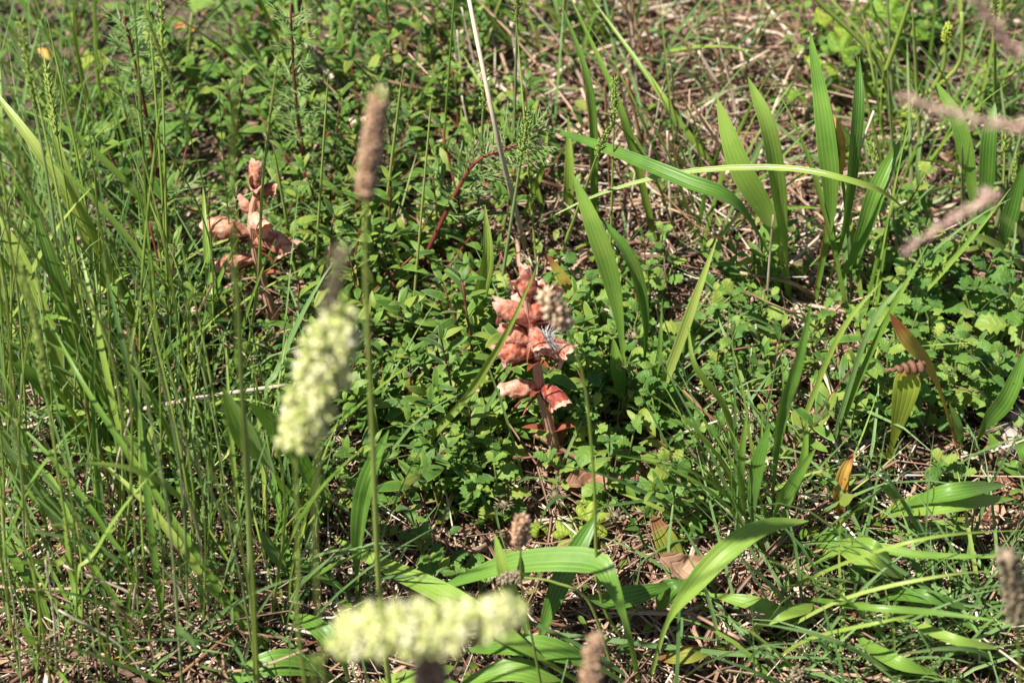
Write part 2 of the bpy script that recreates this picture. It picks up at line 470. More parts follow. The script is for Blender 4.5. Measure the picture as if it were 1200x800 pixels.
def build_litter():
    acc = Acc()
    spots = [P(u, v)[:2] for u, v in sample_zone([(150, 700, 170, 90, 3), (850, 180, 130, 130, 4.5), (880, 480, 90, 120, 2.2), (1120, 250, 90, 140, 2),
                                                   (1000, 720, 160, 80, 1.4), (520, 640, 160, 90, 2.2), (600, 120, 120, 100, 1.6), (250, 430, 150, 120, 1.6), (600, 400, 420, 300, 3)], 7200)]
    spots = np.vstack([np.array(spots), sample_box(4200)])
    for x, y in spots:
        L = rng.gamma(2.2, .020) + .010
        straw_piece(acc, x, y, L, .0002 + rng.gamma(1.6, .00026), rng.uniform(0, 6.28), rng.normal(0, .14), rng.uniform(0, .014), rng.random(), rng.normal(0, .22))
    for x, y in np.vstack([np.array([P(u, v)[:2] for u, v in sample_zone([(830, 180, 130, 130, 3), (500, 620, 130, 60, 2), (150, 720, 150, 80, 2), (880, 500, 90, 100, 2), (560, 80, 80, 80, 1), (1110, 280, 80, 120, 1.5), (600, 400, 400, 300, 2)], 1500)]), sample_box(700)]):
        L = rng.uniform(.02, .09); az = rng.uniform(0, 6.28)
        p = grass_curve([x, y, float(ground_z(x, y)) + rng.uniform(.001, .012)], az, L, rng.normal(.1, .15), rng.uniform(.1, .5), 6, rng.normal(0, 1.6))
        acc.add(*ribbon(p, blade_width(6, rng.uniform(.0012, .0034)), nrm(np.array([rng.normal(0, .5), rng.normal(0, .5), 1])), rng.normal(0, .4), 3), rng.random())
    o = link('dry_litter', acc.mesh('dry_litter', M['straw']))
    tag(o, 'tangled dry straw and dead stems lying on the soil', 'litter', kind='stuff')
    # crumbs of dead leaves
    acc = Acc()
    spots = np.vstack([np.array([P(u, v)[:2] for u, v in sample_zone([(850, 220, 150, 150, 3), (1100, 330, 90, 160, 2), (500, 640, 200, 90, 2), (600, 400, 420, 300, 3), (900, 500, 90, 100, 2)], 2600)]), sample_box(1800)])
    for x, y in spots:
        L = rng.uniform(.004, .013)
        az = rng.uniform(0, 6.28); el = rng.normal(0, .35)
        d = np.array([math.cos(az) * math.cos(el), math.sin(az) * math.cos(el), math.sin(el)])
        t = np.linspace(-.5, .5, 4)
        p = np.array([x, y, float(ground_z(x, y)) + rng.uniform(.001, .009)]) + d * (t * L)[:, None]
        p[:, 2] += (t * t) * L * rng.normal(0, 1.2)
        w = L * rng.uniform(.3, .65) * np.array([.25, 1, .9, .15])
        acc.add(*ribbon(p, w, nrm(np.array([rng.normal(0, .4), rng.normal(0, .4), 1])), rng.normal(.1, .4), 3), rng.random())
    o = link('leaf_crumbs', acc.mesh('leaf_crumbs', M['dead_leaf']))
    tag(o, 'brown crumbs of dead leaves scattered over the soil', 'litter', kind='stuff')
build_litter()

def build_cover():
    acc = Acc()
    zs = [(470, 380, 130, 150, 4), (60, 20, 110, 60, 2), (350, 0, 150, 40, 1), (650, 480, 120, 130, 3), (230, 160, 200, 150, 3.5), (180, 420, 160, 140, 1.6), (620, 600, 160, 80, 1.2), (460, 100, 120, 110, 2.4),
          (1080, 420, 90, 90, 1.5), (1060, 100, 110, 90, 1.5), (1050, 680, 140, 90, .9), (900, 440, 60, 80, .6)]
    spots = np.vstack([np.array([P(u, v)[:2] for u, v in sample_zone(zs, 4300)]), sample_box(700)])
    for x, y in spots:
        L = rng.uniform(.004, .012)
        az = rng.uniform(0, 6.28); el = rng.uniform(-.2, 1.0)
        d = np.array([math.cos(az) * math.cos(el), math.sin(az) * math.cos(el), math.sin(el)])
        t = np.linspace(0, 1, 4)
        p = np.array([x, y, float(ground_z(x, y)) + rng.gamma(2, .007)]) + d * (t * L)[:, None]
        p[:, 2] -= t * t * L * rng.uniform(0, .5)
        acc.add(*ribbon(p, L * rng.uniform(.25, .6) * np.array([.25, 1, .85, .12]), nrm(np.array([rng.normal(0, .3), rng.normal(0, .3), 1])), .25, 3), rng.random())
    o = link('ground_cover', acc.mesh('ground_cover', M['cover']))
    tag(o, 'tiny green leaves of low ground cover plants', 'ground cover', kind='stuff')
    for nm, zs, n, mat, lab in (('moss', [(1130, 600, 70, 60, 2), (800, 330, 90, 90, 1), (820, 120, 60, 80, 1), (930, 350, 50, 50, 1)], 4200, M['moss'], 'olive moss growing on the bare soil'),
                                ('red_stonecrop', [(830, 140, 40, 40, 2), (770, 60, 60, 50, 1), (850, 200, 40, 30, 1)], 900, M['red_moss'], 'low reddish stonecrop shoots on the dry soil')):
        acc = Acc()
        for u, v in sample_zone(zs, n):
            x, y = P(u, v)[:2]
            L = rng.uniform(.002, .005)
            d = nrm(np.array([rng.normal(0, .7), rng.normal(0, .7), 1]))
            t = np.linspace(0, 1, 3)
            p = np.array([x, y, float(ground_z(x, y)) - .001 + rng.uniform(0, .004)]) + d * (t * L)[:, None]
            acc.add(*ribbon(p, L * np.array([.4, .45, .05]), nrm(rng.normal(0, 1, 3)), .3, 3), rng.random())
        tag(link(nm, acc.mesh(nm, mat)), lab, 'moss' if nm == 'moss' else 'stonecrop', kind='stuff')
build_cover()

def build_short_grass():
    acc = Acc()
    zs = [(120, 560, 120, 150, 4), (70, 260, 80, 150, 2.5), (1050, 740, 130, 60, 2.2), (840, 160, 90, 90, .9), (1100, 120, 80, 90, 1), (280, 640, 90, 90, 2), (680, 90, 120, 90, 1.2), (1150, 130, 60, 100, 1.5), (900, 600, 60, 70, 1.5), (600, 400, 420, 300, 3)]
    spots = np.vstack([np.array([P(u, v)[:2] for u, v in sample_zone(zs, 1000)]), sample_box(500, 1.2, -.8, 1.3)])
    for x, y in spots:
        L = rng.uniform(.03, .13)
        p = grass_curve([x, y, float(ground_z(x, y))], rng.uniform(0, 6.28), L, rng.uniform(.7, 1.45), rng.uniform(.1, 1.6), 6, rng.normal(0, .6))
        acc.add(*ribbon(p, blade_width(6, rng.uniform(.0009, .0022)), nrm(np.array([rng.normal(0, .6), rng.normal(-.4, .6), 1])), .3, 3), rng.random())
    for u, v in sample_zone([(110, 560, 110, 150, 3), (60, 330, 60, 130, 2), (230, 680, 90, 90, 1)], 210):
        x, y = P(u, v)[:2]
        L = rng.uniform(.08, .20)
        p = grass_curve([x, y, float(ground_z(x, y))], rng.normal(2.4, .9), L, rng.uniform(1.1, 1.5), rng.uniform(.0, .8), 7, rng.normal(0, .4))
        acc.add(*ribbon(p, blade_width(7, rng.uniform(.0009, .0019)), nrm(np.array([rng.normal(0, .6), rng.normal(-.5, .5), .6])), .3, 3), rng.random())
    tag(link('short_grass', acc.mesh('short_grass', M['grass_blue'])), 'thin short grass blades scattered through the meadow', 'grass', kind='stuff')
build_short_grass()

# ------------------------------------------------------------------ leaves placed from the photograph
def leaf_pts(pix, H, shape):
    """pix from base to tip; heights rise to H ('up') or arch over ('arch')"""
    pix = np.array(pix, float)
    seg = np.concatenate([[0], np.cumsum(np.linalg.norm(np.diff(pix, axis=0), axis=1))])
    t = seg / seg[-1]
    if shape == 'up': h = H * (1 - (1 - t) ** 1.35)
    elif shape == 'arch': h = H * np.sin(np.pi * np.minimum(1, t * .80 + .0))
    elif shape == 'flat': h = .012 + H * np.sin(np.pi * (t * .9))
    else: h = np.array(shape) * H
    return np.array([P(u, v, hh) for (u, v), hh in zip(pix, h)])

def lance_width(n, w, petiole=.22, peak=.6):
    t = np.linspace(0, 1, n)
    a = np.where(t < peak, .5 - .5 * np.cos(np.pi * np.clip((t - .06) / (peak - .06), 0, 1)), np.cos(np.pi / 2 * np.clip((t - peak) / (1 - peak), 0, 1)) ** .75)
    return w * np.maximum(a, np.where(t < peak, petiole, .02))

def cam_ref(p, tw=0.0, up=.55):
    to = nrm(CAM - p.mean(0))
    v = nrm(to * (1 - up) + np.array([0, 0, 1]) * up)
    return nrm(v + np.array([tw, 0, 0]))

def placed_leaf(root, pix, wpx, H, shape='up', mat='plantain', name='leaf', kind='lance', tw=0.0, up=.5, fold=.28, n=20, nc=7, wave=.05, label=None, peak=.6):
    pts = leaf_pts(pix, H, shape)
    p = spline(pts, n)
    w = wpx * pxm(p.mean(0)) * (.85 if kind == 'lance' else .95)
    W = lance_width(n, w, peak=peak) if kind == 'lance' else blade_width(n, w)
    V, F, uv = ribbon(p, W, cam_ref(p, tw, up), fold, nc, wave, rng.uniform(0, 6))
    o = part(name, root, V, F, M[mat], uv)
    if label: o['label'] = label
    return o

def plant_root(name, label, cat, u, v, group=None):
    return thing(name, label, cat, P(u, v), group)

# plantain plants -----------------------------------------------------------
r = plant_root('plantain_plant', 'upright ribwort plantain with long ribbed leaves on dry straw-covered soil', 'plantain', 945, 372)
placed_leaf(r, [(930, 372), (906, 268), (868, 196), (840, 114)], 32, .15, tw=-.35)
placed_leaf(r, [(928, 366), (918, 276), (902, 160), (876, 90)], 25, .17, tw=.1)
placed_leaf(r, [(952, 372), (973, 254), (968, 160), (949, 36)], 27, .19, tw=-.15)
placed_leaf(r, [(956, 372), (987, 276), (1003, 150), (1007, 66)], 21, .18, tw=.4)
placed_leaf(r, [(950, 372), (972, 240), (981, 170), (966, 122)], 21, .14, mat='plantain_brown', fold=.6, tw=.2, label='plantain leaf with scorched orange tip')
placed_leaf(r, [(960, 374), (1000, 300), (1026, 225), (1056, 163)], 27, .12, mat='plantain', tw=.3)
placed_leaf(r, [(925, 374), (905, 310), (892, 262)], 20, .06, tw=-.4, mat='plantain')
placed_leaf(r, [(925, 350), (870, 246), (800, 211), (704, 172), (640, 150)], 21, .13, shape=[0, .85, 1.0, .9, .75], tw=-.1, fold=.4, peak=.4)
r = plant_root('plantain_plant', 'plantain with a few narrow upright leaves beside blurred pink grass heads', 'plantain', 1152, 335)
placed_leaf(r, [(1152, 335), (1154, 261), (1158, 170), (1166, 120)], 22, .13)
placed_leaf(r, [(1146, 333), (1140, 230), (1125, 150), (1096, 95)], 22, .14, tw=-.2)
placed_leaf(r, [(1158, 333), (1178, 270), (1200, 190)], 24, .10, tw=.2)
r = plant_root('plantain_plant', 'plantain with two tall narrow leaves just right of the redder broomrape', 'plantain', 738, 500)
placed_leaf(r, [(734, 500), (729, 400), (716, 325), (695, 263), (671, 204)], 27, .17, tw=-.2)
placed_leaf(r, [(744, 500), (756, 404), (750, 344), (734, 297), (701, 252)], 20, .15, tw=.25, fold=.5)
placed_leaf(r, [(736, 502), (726, 450), (718, 395)], 20, .07, tw=.1)
placed_leaf(r, [(716, 400), (672, 344), (640, 297)], 16, .06, mat='plantain_brown', tw=-.3, label='yellowing narrow leaf')
r = plant_root('plantain_plant', 'large plantain rosette with broad arching leaves below the redder broomrape', 'plantain', 765, 795)
placed_leaf(r, [(748, 798), (736, 740), (716, 682), (690, 657), (600, 660), (512, 690)], 36, .085, shape=[0, .7, 1, 1, .85, .55], peak=.65, fold=.2, up=.4, wave=.08)
placed_leaf(r, [(762, 795), (782, 730), (812, 687), (852, 645), (896, 618), (948, 610)], 31, .10, shape=[0, .6, .85, 1, 1, .95], peak=.55, fold=.5, up=.35)
placed_leaf(r, [(815, 672), (770, 690), (720, 703), (684, 698)], 33, .05, shape=[.5, 1, 1, .7], mat='plantain', up=.8, tw=.2)
placed_leaf(r, [(806, 680), (788, 690), (770, 712)], 36, .045, shape=[1, 1, .6], up=.4, fold=.4, tw=-.4)
placed_leaf(r, [(800, 690), (794, 665), (780, 635), (764, 602)], 34, .035, mat='plantain_old', up=.6, label='plantain leaf with yellow and red spots')
placed_leaf(r, [(800, 692), (850, 700), (900, 712), (941, 729)], 22, .03, 'flat', up=.5)
placed_leaf(r, [(855, 757), (812, 766), (770, 771)], 26, .02, 'flat', mat='plantain_old', label='dying yellow plantain leaf lying on the litter')
placed_leaf(r, [(700, 812), (640, 775), (590, 742), (524, 698), (455, 665), (388, 628)], 32, .06, shape=[0, .7, 1, 1, .8, .5], peak=.55, up=.5)
placed_leaf(r, [(632, 800), (614, 728), (593, 674), (580, 625)], 20, .10, tw=-.3, fold=.5)
placed_leaf(r, [(628, 795), (634, 745), (654, 688), (678, 640), (702, 600)], 30, .07, tw=.2, fold=.3)
placed_leaf(r, [(740, 806), (690, 776), (620, 757), (545, 762)], 34, .045, 'arch', up=.6)
placed_leaf(r, [(700, 822), (650, 800), (600, 785), (540, 800)], 34, .03, 'arch', up=.6)
r = plant_root('plantain_plant', 'plantain with one folded upright leaf behind the cream grass head', 'plantain', 421, 725)
placed_leaf(r, [(420, 728), (420, 650), (431, 570), (456, 503)], 27, .13, fold=.75, tw=-.2, nc=7)
placed_leaf(r, [(424, 728), (400, 690), (350, 660), (300, 640)], 16, .04, 'arch')
r = plant_root('plantain_plant', 'plantain with broad dark leaves leaning left among tall grass stalks', 'plantain', 382, 615)
placed_leaf(r, [(380, 612), (340, 574), (300, 525), (261, 453)], 46, .17, tw=-.3, up=.4)
placed_leaf(r, [(386, 612), (368, 570), (335, 520), (291, 472)], 42, .18, tw=.2, up=.4, mat='plantain')
placed_leaf(r, [(384, 614), (381, 590), (376, 556)], 18, .05)
placed_leaf(r, [(350, 700), (330, 660), (303, 620)], 20, .07, mat='grass_blue', tw=-.3)
r = plant_root('plantain_plant', 'plantain with a pale arched ribbed leaf at the foot of the cream heads', 'plantain', 410, 815)
placed_leaf(r, [(412, 812), (372, 784), (320, 777), (262, 800)], 38, .04, 'arch', up=.5, fold=.2)
placed_leaf(r, [(412, 814), (400, 770), (372, 735), (338, 720)], 26, .05, 'arch', up=.5)
placed_leaf(r, [(415, 815), (450, 800), (500, 800), (560, 815)], 30, .03, 'arch', up=.5)
r = plant_root('plantain_plant', 'plantain with bright leaves spreading right over mossy soil', 'plantain', 1018, 615)
placed_leaf(r, [(1020, 612), (1072, 588), (1127, 575), (1180, 568)], 26, .075, 'arch', up=.6)
placed_leaf(r, [(1018, 616), (1048, 598), (1108, 590), (1190, 584)], 32, .07, 'arch', up=.4, peak=.5)
placed_leaf(r, [(1072, 610), (1055, 592), (1030, 568)], 28, .06, up=.6)
placed_leaf(r, [(1016, 620), (1060, 622), (1110, 620), (1150, 628)], 24, .02, 'arch', up=.6)
placed_leaf(r, [(1010, 618), (985, 600), (988, 560), (1000, 530)], 20, .06, mat='plantain_brown', fold=.7)
r = plant_root('plantain_plant', 'low plantain with strap leaves lying over litter by the sweeping stalks', 'plantain', 1000, 715)
placed_leaf(r, [(1000, 716), (1040, 700), (1090, 700), (1140, 715)], 20, .05, 'arch', up=.6)
placed_leaf(r, [(996, 718), (960, 712), (915, 720), (880, 738)], 20, .04, 'arch', up=.6)
placed_leaf(r, [(1000, 720), (1010, 750), (1050, 775), (1100, 790)], 22, .04, 'arch', up=.6)
placed_leaf(r, [(1002, 714), (1000, 680), (1020, 660), (1050, 650)], 16, .05)
placed_leaf(r, [(1004, 716), (1060, 728), (1120, 750), (1175, 760)], 16, .05, 'arch', up=.6)
r = plant_root('plantain_plant', 'plantain with one broad blunt leaf over the fine fescue grass', 'plantain', 950, 660)
placed_leaf(r, [(952, 658), (985, 640), (1020, 652), (1058, 676)], 44, .07, 'arch', up=.5, peak=.6)
placed_leaf(r, [(950, 660), (962, 640), (985, 630), (1010, 640)], 30, .03, 'arch', up=.5)
placed_leaf(r, [(935, 672), (981, 647), (1030, 643), (1085, 651), (1195, 652)], 16, .06, shape=[.3, .9, 1, 1, .9], up=.6, peak=.4, fold=.5)
r = plant_root('plantain_plant', 'upright bright plantain leaves rising from a grass tuft right of the big rosette', 'plantain', 900, 645)
placed_leaf(r, [(904, 645), (906, 570), (914, 490), (934, 430), (951, 353)], 17, .19, fold=.4, tw=.2)
placed_leaf(r, [(902, 648), (908, 600), (926, 570), (956, 524)], 20, .10, tw=.3)
placed_leaf(r, [(890, 646), (882, 600), (889, 545), (902, 498)], 22, .11, tw=-.2)
placed_leaf(r, [(896, 646), (920, 600), (940, 545), (946, 490)], 12, .11, tw=.1)
placed_leaf(r, [(884, 648), (872, 600), (868, 545), (876, 480)], 11, .12, tw=.1)
r = plant_root('plantain_plant', 'plantain with a half brown leaf bent beside a curled yellow one', 'plantain', 1131, 545)
placed_leaf(r, [(1130, 543), (1124, 510), (1112, 474)], 20, .05, tw=.4)
placed_leaf(r, [(1128, 542), (1103, 462), (1084, 424), (1064, 400), (1042, 366)], 22, .15, mat='plantain_brown', tw=-.2, peak=.7, label='orange brown dying leaf')
placed_leaf(r, [(1134, 540), (1153, 500), (1180, 464), (1204, 405)], 26, .09, tw=.3)
r2 = r
r = plant_root('plantain_plant', 'yellow-green plantain leaf with a brown curled roll at its top', 'plantain', 1036, 552)
placed_leaf(r, [(1036, 552), (1048, 512), (1060, 464), (1067, 428)], 36, .11, mat='plantain_yellow', peak=.82, fold=.15, up=.3, label='broad yellow-green leaf')
def rolled(root, a, b, h):
    A, B = P(*a, h), P(*b, h + .004)
    n = 60
    t = np.linspace(0, 1, n)
    ax = A[None] * (1 - t[:, None]) + B[None] * t[:, None]
    d = nrm(B - A); X = nrm(np.cross(d, [0, 0, 1])); Y = np.cross(d, X)
    R = .0034 * np.clip((t - .05) * 1.6, .12, 1)
    th = t * 6.28 * 5.5
    p = ax + X[None] * (np.cos(th) * R * .75)[:, None] + Y[None] * (np.sin(th) * R * .75)[:, None]
    V, F, uv = tube(p, .0009 + .0009 * t, 5)
    part('rolled_tip', root, V, F, M['rolled'], uv)
rolled(r, (1038, 434), (1083, 428), .112)
r = plant_root('plantain_plant', 'small oval leaf pair lying on mossy bare soil', 'plantain', 1192, 565)
placed_leaf(r, [(1215, 570), (1190, 550), (1168, 540)], 24, .02, 'arch', up=.7, peak=.5)
placed_leaf(r, [(1215, 572), (1200, 530), (1190, 510)], 20, .03, 'arch', up=.7, peak=.5)

# ------------------------------------------------------------------ long blades of grass placed from the photo
def placed_tuft(label, base, blades, group=None, name='grass_tuft', cat='grass'):
    r = plant_root(name, label, cat, *base, group)
    for b in blades:
        pix, w, H = b[0], b[1], b[2]
        kw = b[3] if len(b) > 3 else {}
        kw.setdefault('mat', 'grass'); kw.setdefault('nc', 5); kw.setdefault('fold', .35); kw.setdefault('n', 18)
        placed_leaf(r, pix, w, H, kw.pop('shape', 'up'), name='blade', kind='blade', wave=.0, **kw)
    return r

placed_tuft('thin grass with one blade crossing before the redder broomrape', (478, 545), [
    ([(472, 552), (510, 507), (543, 470), (573, 424), (600, 377), (633, 303)], 10, .19, {'mat': 'grass', 'tw': .3}),
    ([(545, 548), (567, 487), (601, 425)], 7, .08, {'mat': 'grass_blue'}),
    ([(460, 552), (440, 500), (436, 440)], 7, .08)])
placed_tuft('tall arching grass blades rising over dry straw at the back', (700, 300), [
    ([(698, 300), (696, 227), (690, 100), (650, -12)], 11, .16, {'tw': .2}),
    ([(772, 300), (745, 190), (720, 110), (664, -12)], 10, .16),
    ([(880, 250), (800, 150), (767, 100), (690, -6)], 9, .10),
    ([(663, 268), (667, 210), (666, 136)], 13, .08, {'mat': 'grass'}),
    ([(640, 262), (620, 200), (575, 120), (540, 60)], 7, .10),
    ([(612, 262), (634, 200), (642, 150)], 8, .07)])
placed_tuft('long grass blade arching across the upright plantain', (1095, 275), [
    ([(1110, 300), (1050, 237), (1000, 213), (917, 197), (800, 202), (704, 227), (638, 258)], 8, .14, {'shape': [0, .8, 1, 1, .9, .75, .6], 'mat': 'grass'}),
    ([(1215, 335), (1196, 312), (1160, 284), (1112, 268)], 15, .08),
    ([(1115, 300), (1090, 260), (1075, 200), (1085, 140)], 7, .09, {'mat': 'grass_blue'})])
placed_tuft('grass tuft of straight pale blades leaning right over crenate herbs', (965, 545), [
    ([(966, 545), (1013, 430), (1047, 360), (1088, 284)], 8, .17),
    ([(968, 547), (1017, 390), (1062, 328)], 7, .15, {'mat': 'grass_blue'}),
    ([(920, 550), (980, 400), (1034, 328)], 7, .15),
    ([(905, 552), (912, 520), (943, 404)], 9, .12),
    ([(870, 560), (850, 480), (815, 430), (806, 380)], 9, .12),
    ])
placed_tuft('grass blades leaning right beside the two-leaved plantain', (755, 510), [
    ([(752, 512), (790, 420), (815, 350), (840, 280)], 13, .15),
    ([(756, 512), (800, 450), (838, 420)], 6, .07, {'mat': 'grass_blue'}),
    ([(745, 512), (770, 430), (776, 350)], 7, .11)])
placed_tuft('grass blades standing between the broomrapes in green herbs', (560, 420), [
    ([(556, 428), (560, 360), (571, 300), (568, 240)], 18, .12, {'tw': .2}),
    ([(520, 330), (500, 290), (462, 230)], 11, .06),
    ([(548, 260), (545, 180), (540, 128)], 9, .08),
    ([(486, 330), (478, 280), (440, 225)], 9, .07)])
placed_tuft('long yellow-green stalks sweeping right through fine fescue', (900, 770), [
    ([(895, 790), (942, 751), (1040, 727), (1110, 712)], 5, .08, {'shape': 'arch', 'mat': 'culm'}),
    ([(898, 750), (988, 702), (1095, 676), (1176, 667)], 5, .09, {'shape': 'arch', 'mat': 'culm'}),
    ([(890, 705), (997, 657), (1095, 629), (1210, 620)], 5, .10, {'shape': 'arch', 'mat': 'culm'}),
    ([(938, 700), (1010, 711), (1100, 718), (1186, 730)], 9, .07, {'shape': [.3, 1, 1, 1], 'mat': 'grass'}),
    ([(1110, 668), (1082, 630), (1056, 585), (1022, 530)], 7, .12, {'mat': 'grass_blue'}),
    ([(1046, 730), (997, 709), (946, 680)], 5, .05, {'mat': 'grass_blue'}),
    ([(650, 742), (765, 756), (870, 767), (1010, 772)], 7, .03, {'shape': [1, 1, 1, 1], 'mat': 'grass_blue'}),
    ([(1045, 800), (1047, 740), (1035, 680)], 4, .08, {'mat': 'culm'}),
    ([(852, 640), (800, 610), (760, 590), (722, 576)], 6, .05, {'mat': 'grass'}),
    ([(850, 790), (830, 700), (800, 640)], 5, .06, {'mat': 'grass_blue'})])
placed_tuft('broad grass blades leaning left through the tall tussock', (130, 560), [
    ([(140, 575), (110, 480), (67, 333), (35, 230)], 27, .19, {'tw': .3}),
    ([(128, 560), (60, 400), (20, 300), (-20, 230)], 24, .16),
    ([(110, 550), (55, 460), (-10, 400)], 20, .11),
    ([(150, 400), (90, 250), (40, 170), (-20, 90)], 17, .15),
    ([(180, 420), (120, 300), (70, 180), (50, 60)], 12, .20),
    ([(90, 640), (60, 590), (0, 520)], 13, .08, {'mat': 'grass_blue'}),
    ([(60, 760), (40, 690), (-10, 620)], 15, .07),
    ([(220, 660), (180, 560), (150, 430), (120, 300)], 9, .22, {'mat': 'grass_blue'}),
    ([(250, 350), (170, 240), (90, 160), (30, 130)], 9, .14),
    ([(330, 780), (250, 690), (180, 600), (120, 540)], 11, .10),
    ([(320, 790), (230, 650), (110, 470), (60, 380)], 8, .16),
    ([(165, 740), (100, 650), (60, 560), (20, 540)], 7, .09)])

for k, (cu, cv, lab) in enumerate(((40, 330, 'clump of bright grass blades sweeping out of the tall tussock'), (110, 470, 'clump of bright slanting blades behind the broad leaning ones'),
                                  (190, 610, 'clump of slanting green blades over the level pale straw'), (60, 690, 'clump of slanting green blades over tangled dry straw'))):
    bl = []
    for i in range(8):
        bu, bv = cu + rng.normal(0, 28), cv + rng.normal(0, 28)
        L = rng.uniform(150, 300); a = rng.normal(2.0, .22)
        du, dv = L * math.cos(a), -L * math.sin(a)
        if i > 4: continue
        bl.append(([(bu, bv), (bu + du * .35, bv + dv * .45), (bu + du * .72, bv + dv * .8), (bu + du * 1.1, bv + dv)], rng.uniform(4, 8), L * .0006))
    placed_tuft(lab, (cu, cv), bl)

# ------------------------------------------------------------------ grass tussocks (prototype copies)
def tussock_proto(name, label, cat, loc, nb, L, w, mats, spread, group, el=(0.9, 1.45), droop=(.2, 1.4)):
    root = thing(name, label, cat, loc, group)
    for i in range(nb):
        a = rng.uniform(0, 6.28); rr = spread * math.sqrt(rng.random())
        b = np.array([rr * math.cos(a), rr * math.sin(a), -.002])
        ln = L * rng.uniform(.55, 1.1)
        az = a + rng.normal(0, .7)
        p = grass_curve(b, az, ln, rng.uniform(*el), rng.uniform(*droop), 9, rng.normal(0, .4))
        ref = nrm(np.array([-math.sin(az) * .4 + rng.normal(0, .4), rng.normal(-.3, .4), 1]))
        V, F, uv = ribbon(p, blade_width(9, w * rng.uniform(.6, 1.2)), ref, .35, 3)
        link('blade', make_mesh('blade', V, F, M[mats[i % len(mats)]], uv), root)
    return root

LANDMARKS = [(655, 480, 'the redder broomrape'), (310, 330, 'the paler broomrape'), (945, 372, 'the upright ribbed plantain'), (738, 500, 'the two-leaved tall plantain'),
    (765, 750, 'the broad arching plantain rosette'), (1060, 470, 'the curled brown plantain leaf'), (1110, 590, 'the bright spreading plantain'), (440, 620, 'the folded plantain leaf'),
    (360, 560, 'the dark leaning plantain'), (600, 170, 'the long pale dead straw'), (520, 270, 'the leaning red-stemmed wormwood'), (1046, 150, 'the forked forb with a bud'),
    (905, 600, 'the bright upright plantain leaves'), (1060, 710, 'the sweeping yellow-green stalks'), (240, 480, 'the level pale straw'), (110, 520, 'the broad leaning grass blades'),
    (215, 150, 'the mint-like herb'), (345, 170, 'the upright wormwood'), (1152, 320, 'the narrow upright plantain leaves'), (872, 345, 'the yellow-green lobed herb'),
    (1100, 292, 'the pale rounded stone'), (611, 630, 'the round brown seed head'), (725, 610, 'the bristly withered head'), (90, 720, 'the tangled dry straw'), (450, 60, 'the back herbs'),
    (480, 420, 'the blade crossing the redder broomrape'), (60, 120, 'the tall grass tussock'), (965, 520, 'the pale leaning grass blades'), (820, 420, 'the slanting grass blades')]
def near(u, v):
    k = min(LANDMARKS, key=lambda q: (q[0] - u) ** 2 + (q[1] - v) ** 2)
    d = math.hypot(k[0] - u, k[1] - v)
    if d < 38: return 'right beside ' + k[2]
    if v < k[1] - 22: return 'behind ' + k[2]
    if v > k[1] + 22: return 'in front of ' + k[2]
    return 'near ' + k[2]

def scatter(protos, spots, labels, group, smin=.8, smax=1.2, tilt=.12, used=None):
    used = used if used is not None else set()
    for i, (u, v) in enumerate(spots):
        k = next((q for q in range(len(protos)) if q not in used), int(rng.integers(len(protos))))
        s = rng.uniform(smin, smax)
        p = P(u, v)
        rot = (rng.normal(0, tilt), rng.normal(0, tilt), rng.uniform(0, 6.28))
        lab = labels(u, v)
        ns = sum(1 for c in kids(protos[k]) if c.name.startswith('stem'))
        size = 'small' if s < smin + (smax - smin) * .33 else ('large' if s > smin + (smax - smin) * .67 else 'middling')
        lab = size + ' ' + lab + (' on one stem ' if ns == 1 else ' on forked stems ' if ns else ' ') + near(u, v)
        if k not in used:
            used.add(k); o = protos[k]
            o.location = p; o.rotation_euler = rot; o.scale = (s, s, s)
        else:
            o = copy_tree(protos[k], p, rot, (s, s, s))
        o['label'] = lab; o['group'] = group

fine = [tussock_proto('fescue_tuft', 'x', 'grass', (0, 0, 0), 16, .11, .0019, ['grass_blue', 'grass', 'grass_blue'], .014, 'fescue tufts', (.6, 1.4), (.2, 1.5)) for _ in range(4)]
scatter(fine, [(1000, 790), (1085, 800), (1110, 750), (1160, 740), (1195, 780), (1135, 815), (970, 825), (930, 845)],
        lambda u, v: 'thin-bladed fescue tuft', 'fescue tufts in the fine turf', .8, 1.2)
mid = [tussock_proto('grass_tuft', 'x', 'grass', (0, 0, 0), 14, .15, .0022, ['grass', 'grass', 'grass_blue'], .012, 'grass tufts', (.95, 1.5), (.1, .85)) for _ in range(5)]
mid_label = lambda u, v: 'green grass tuft'
scatter(mid, [(60, 640), (120, 700), (180, 620), (230, 720), (300, 690), (30, 520), (90, 460), (170, 500), (240, 560), (20, 330), (70, 260), (150, 330), (40, 780), (140, 800), (260, 810),
              (340, 760), (200, 430), (80, 350), (60, 470), (10, 240), (10, 420), (110, 580), (880, 630), (915, 660), (860, 590), (1060, 80), (1120, 60), (1180, 150), (1090, 150), (1190, 60), (1140, 200), (730, 60), (660, 90),
              (980, 60), (860, 90), (1040, 260), (840, 250), (460, 150), (560, 60), (360, 130), (1000, 400), (1190, 330), (820, 300), (300, 560), (60, 120), (130, 180)],
        mid_label, 'grass tufts in the meadow', .75, 1.25)

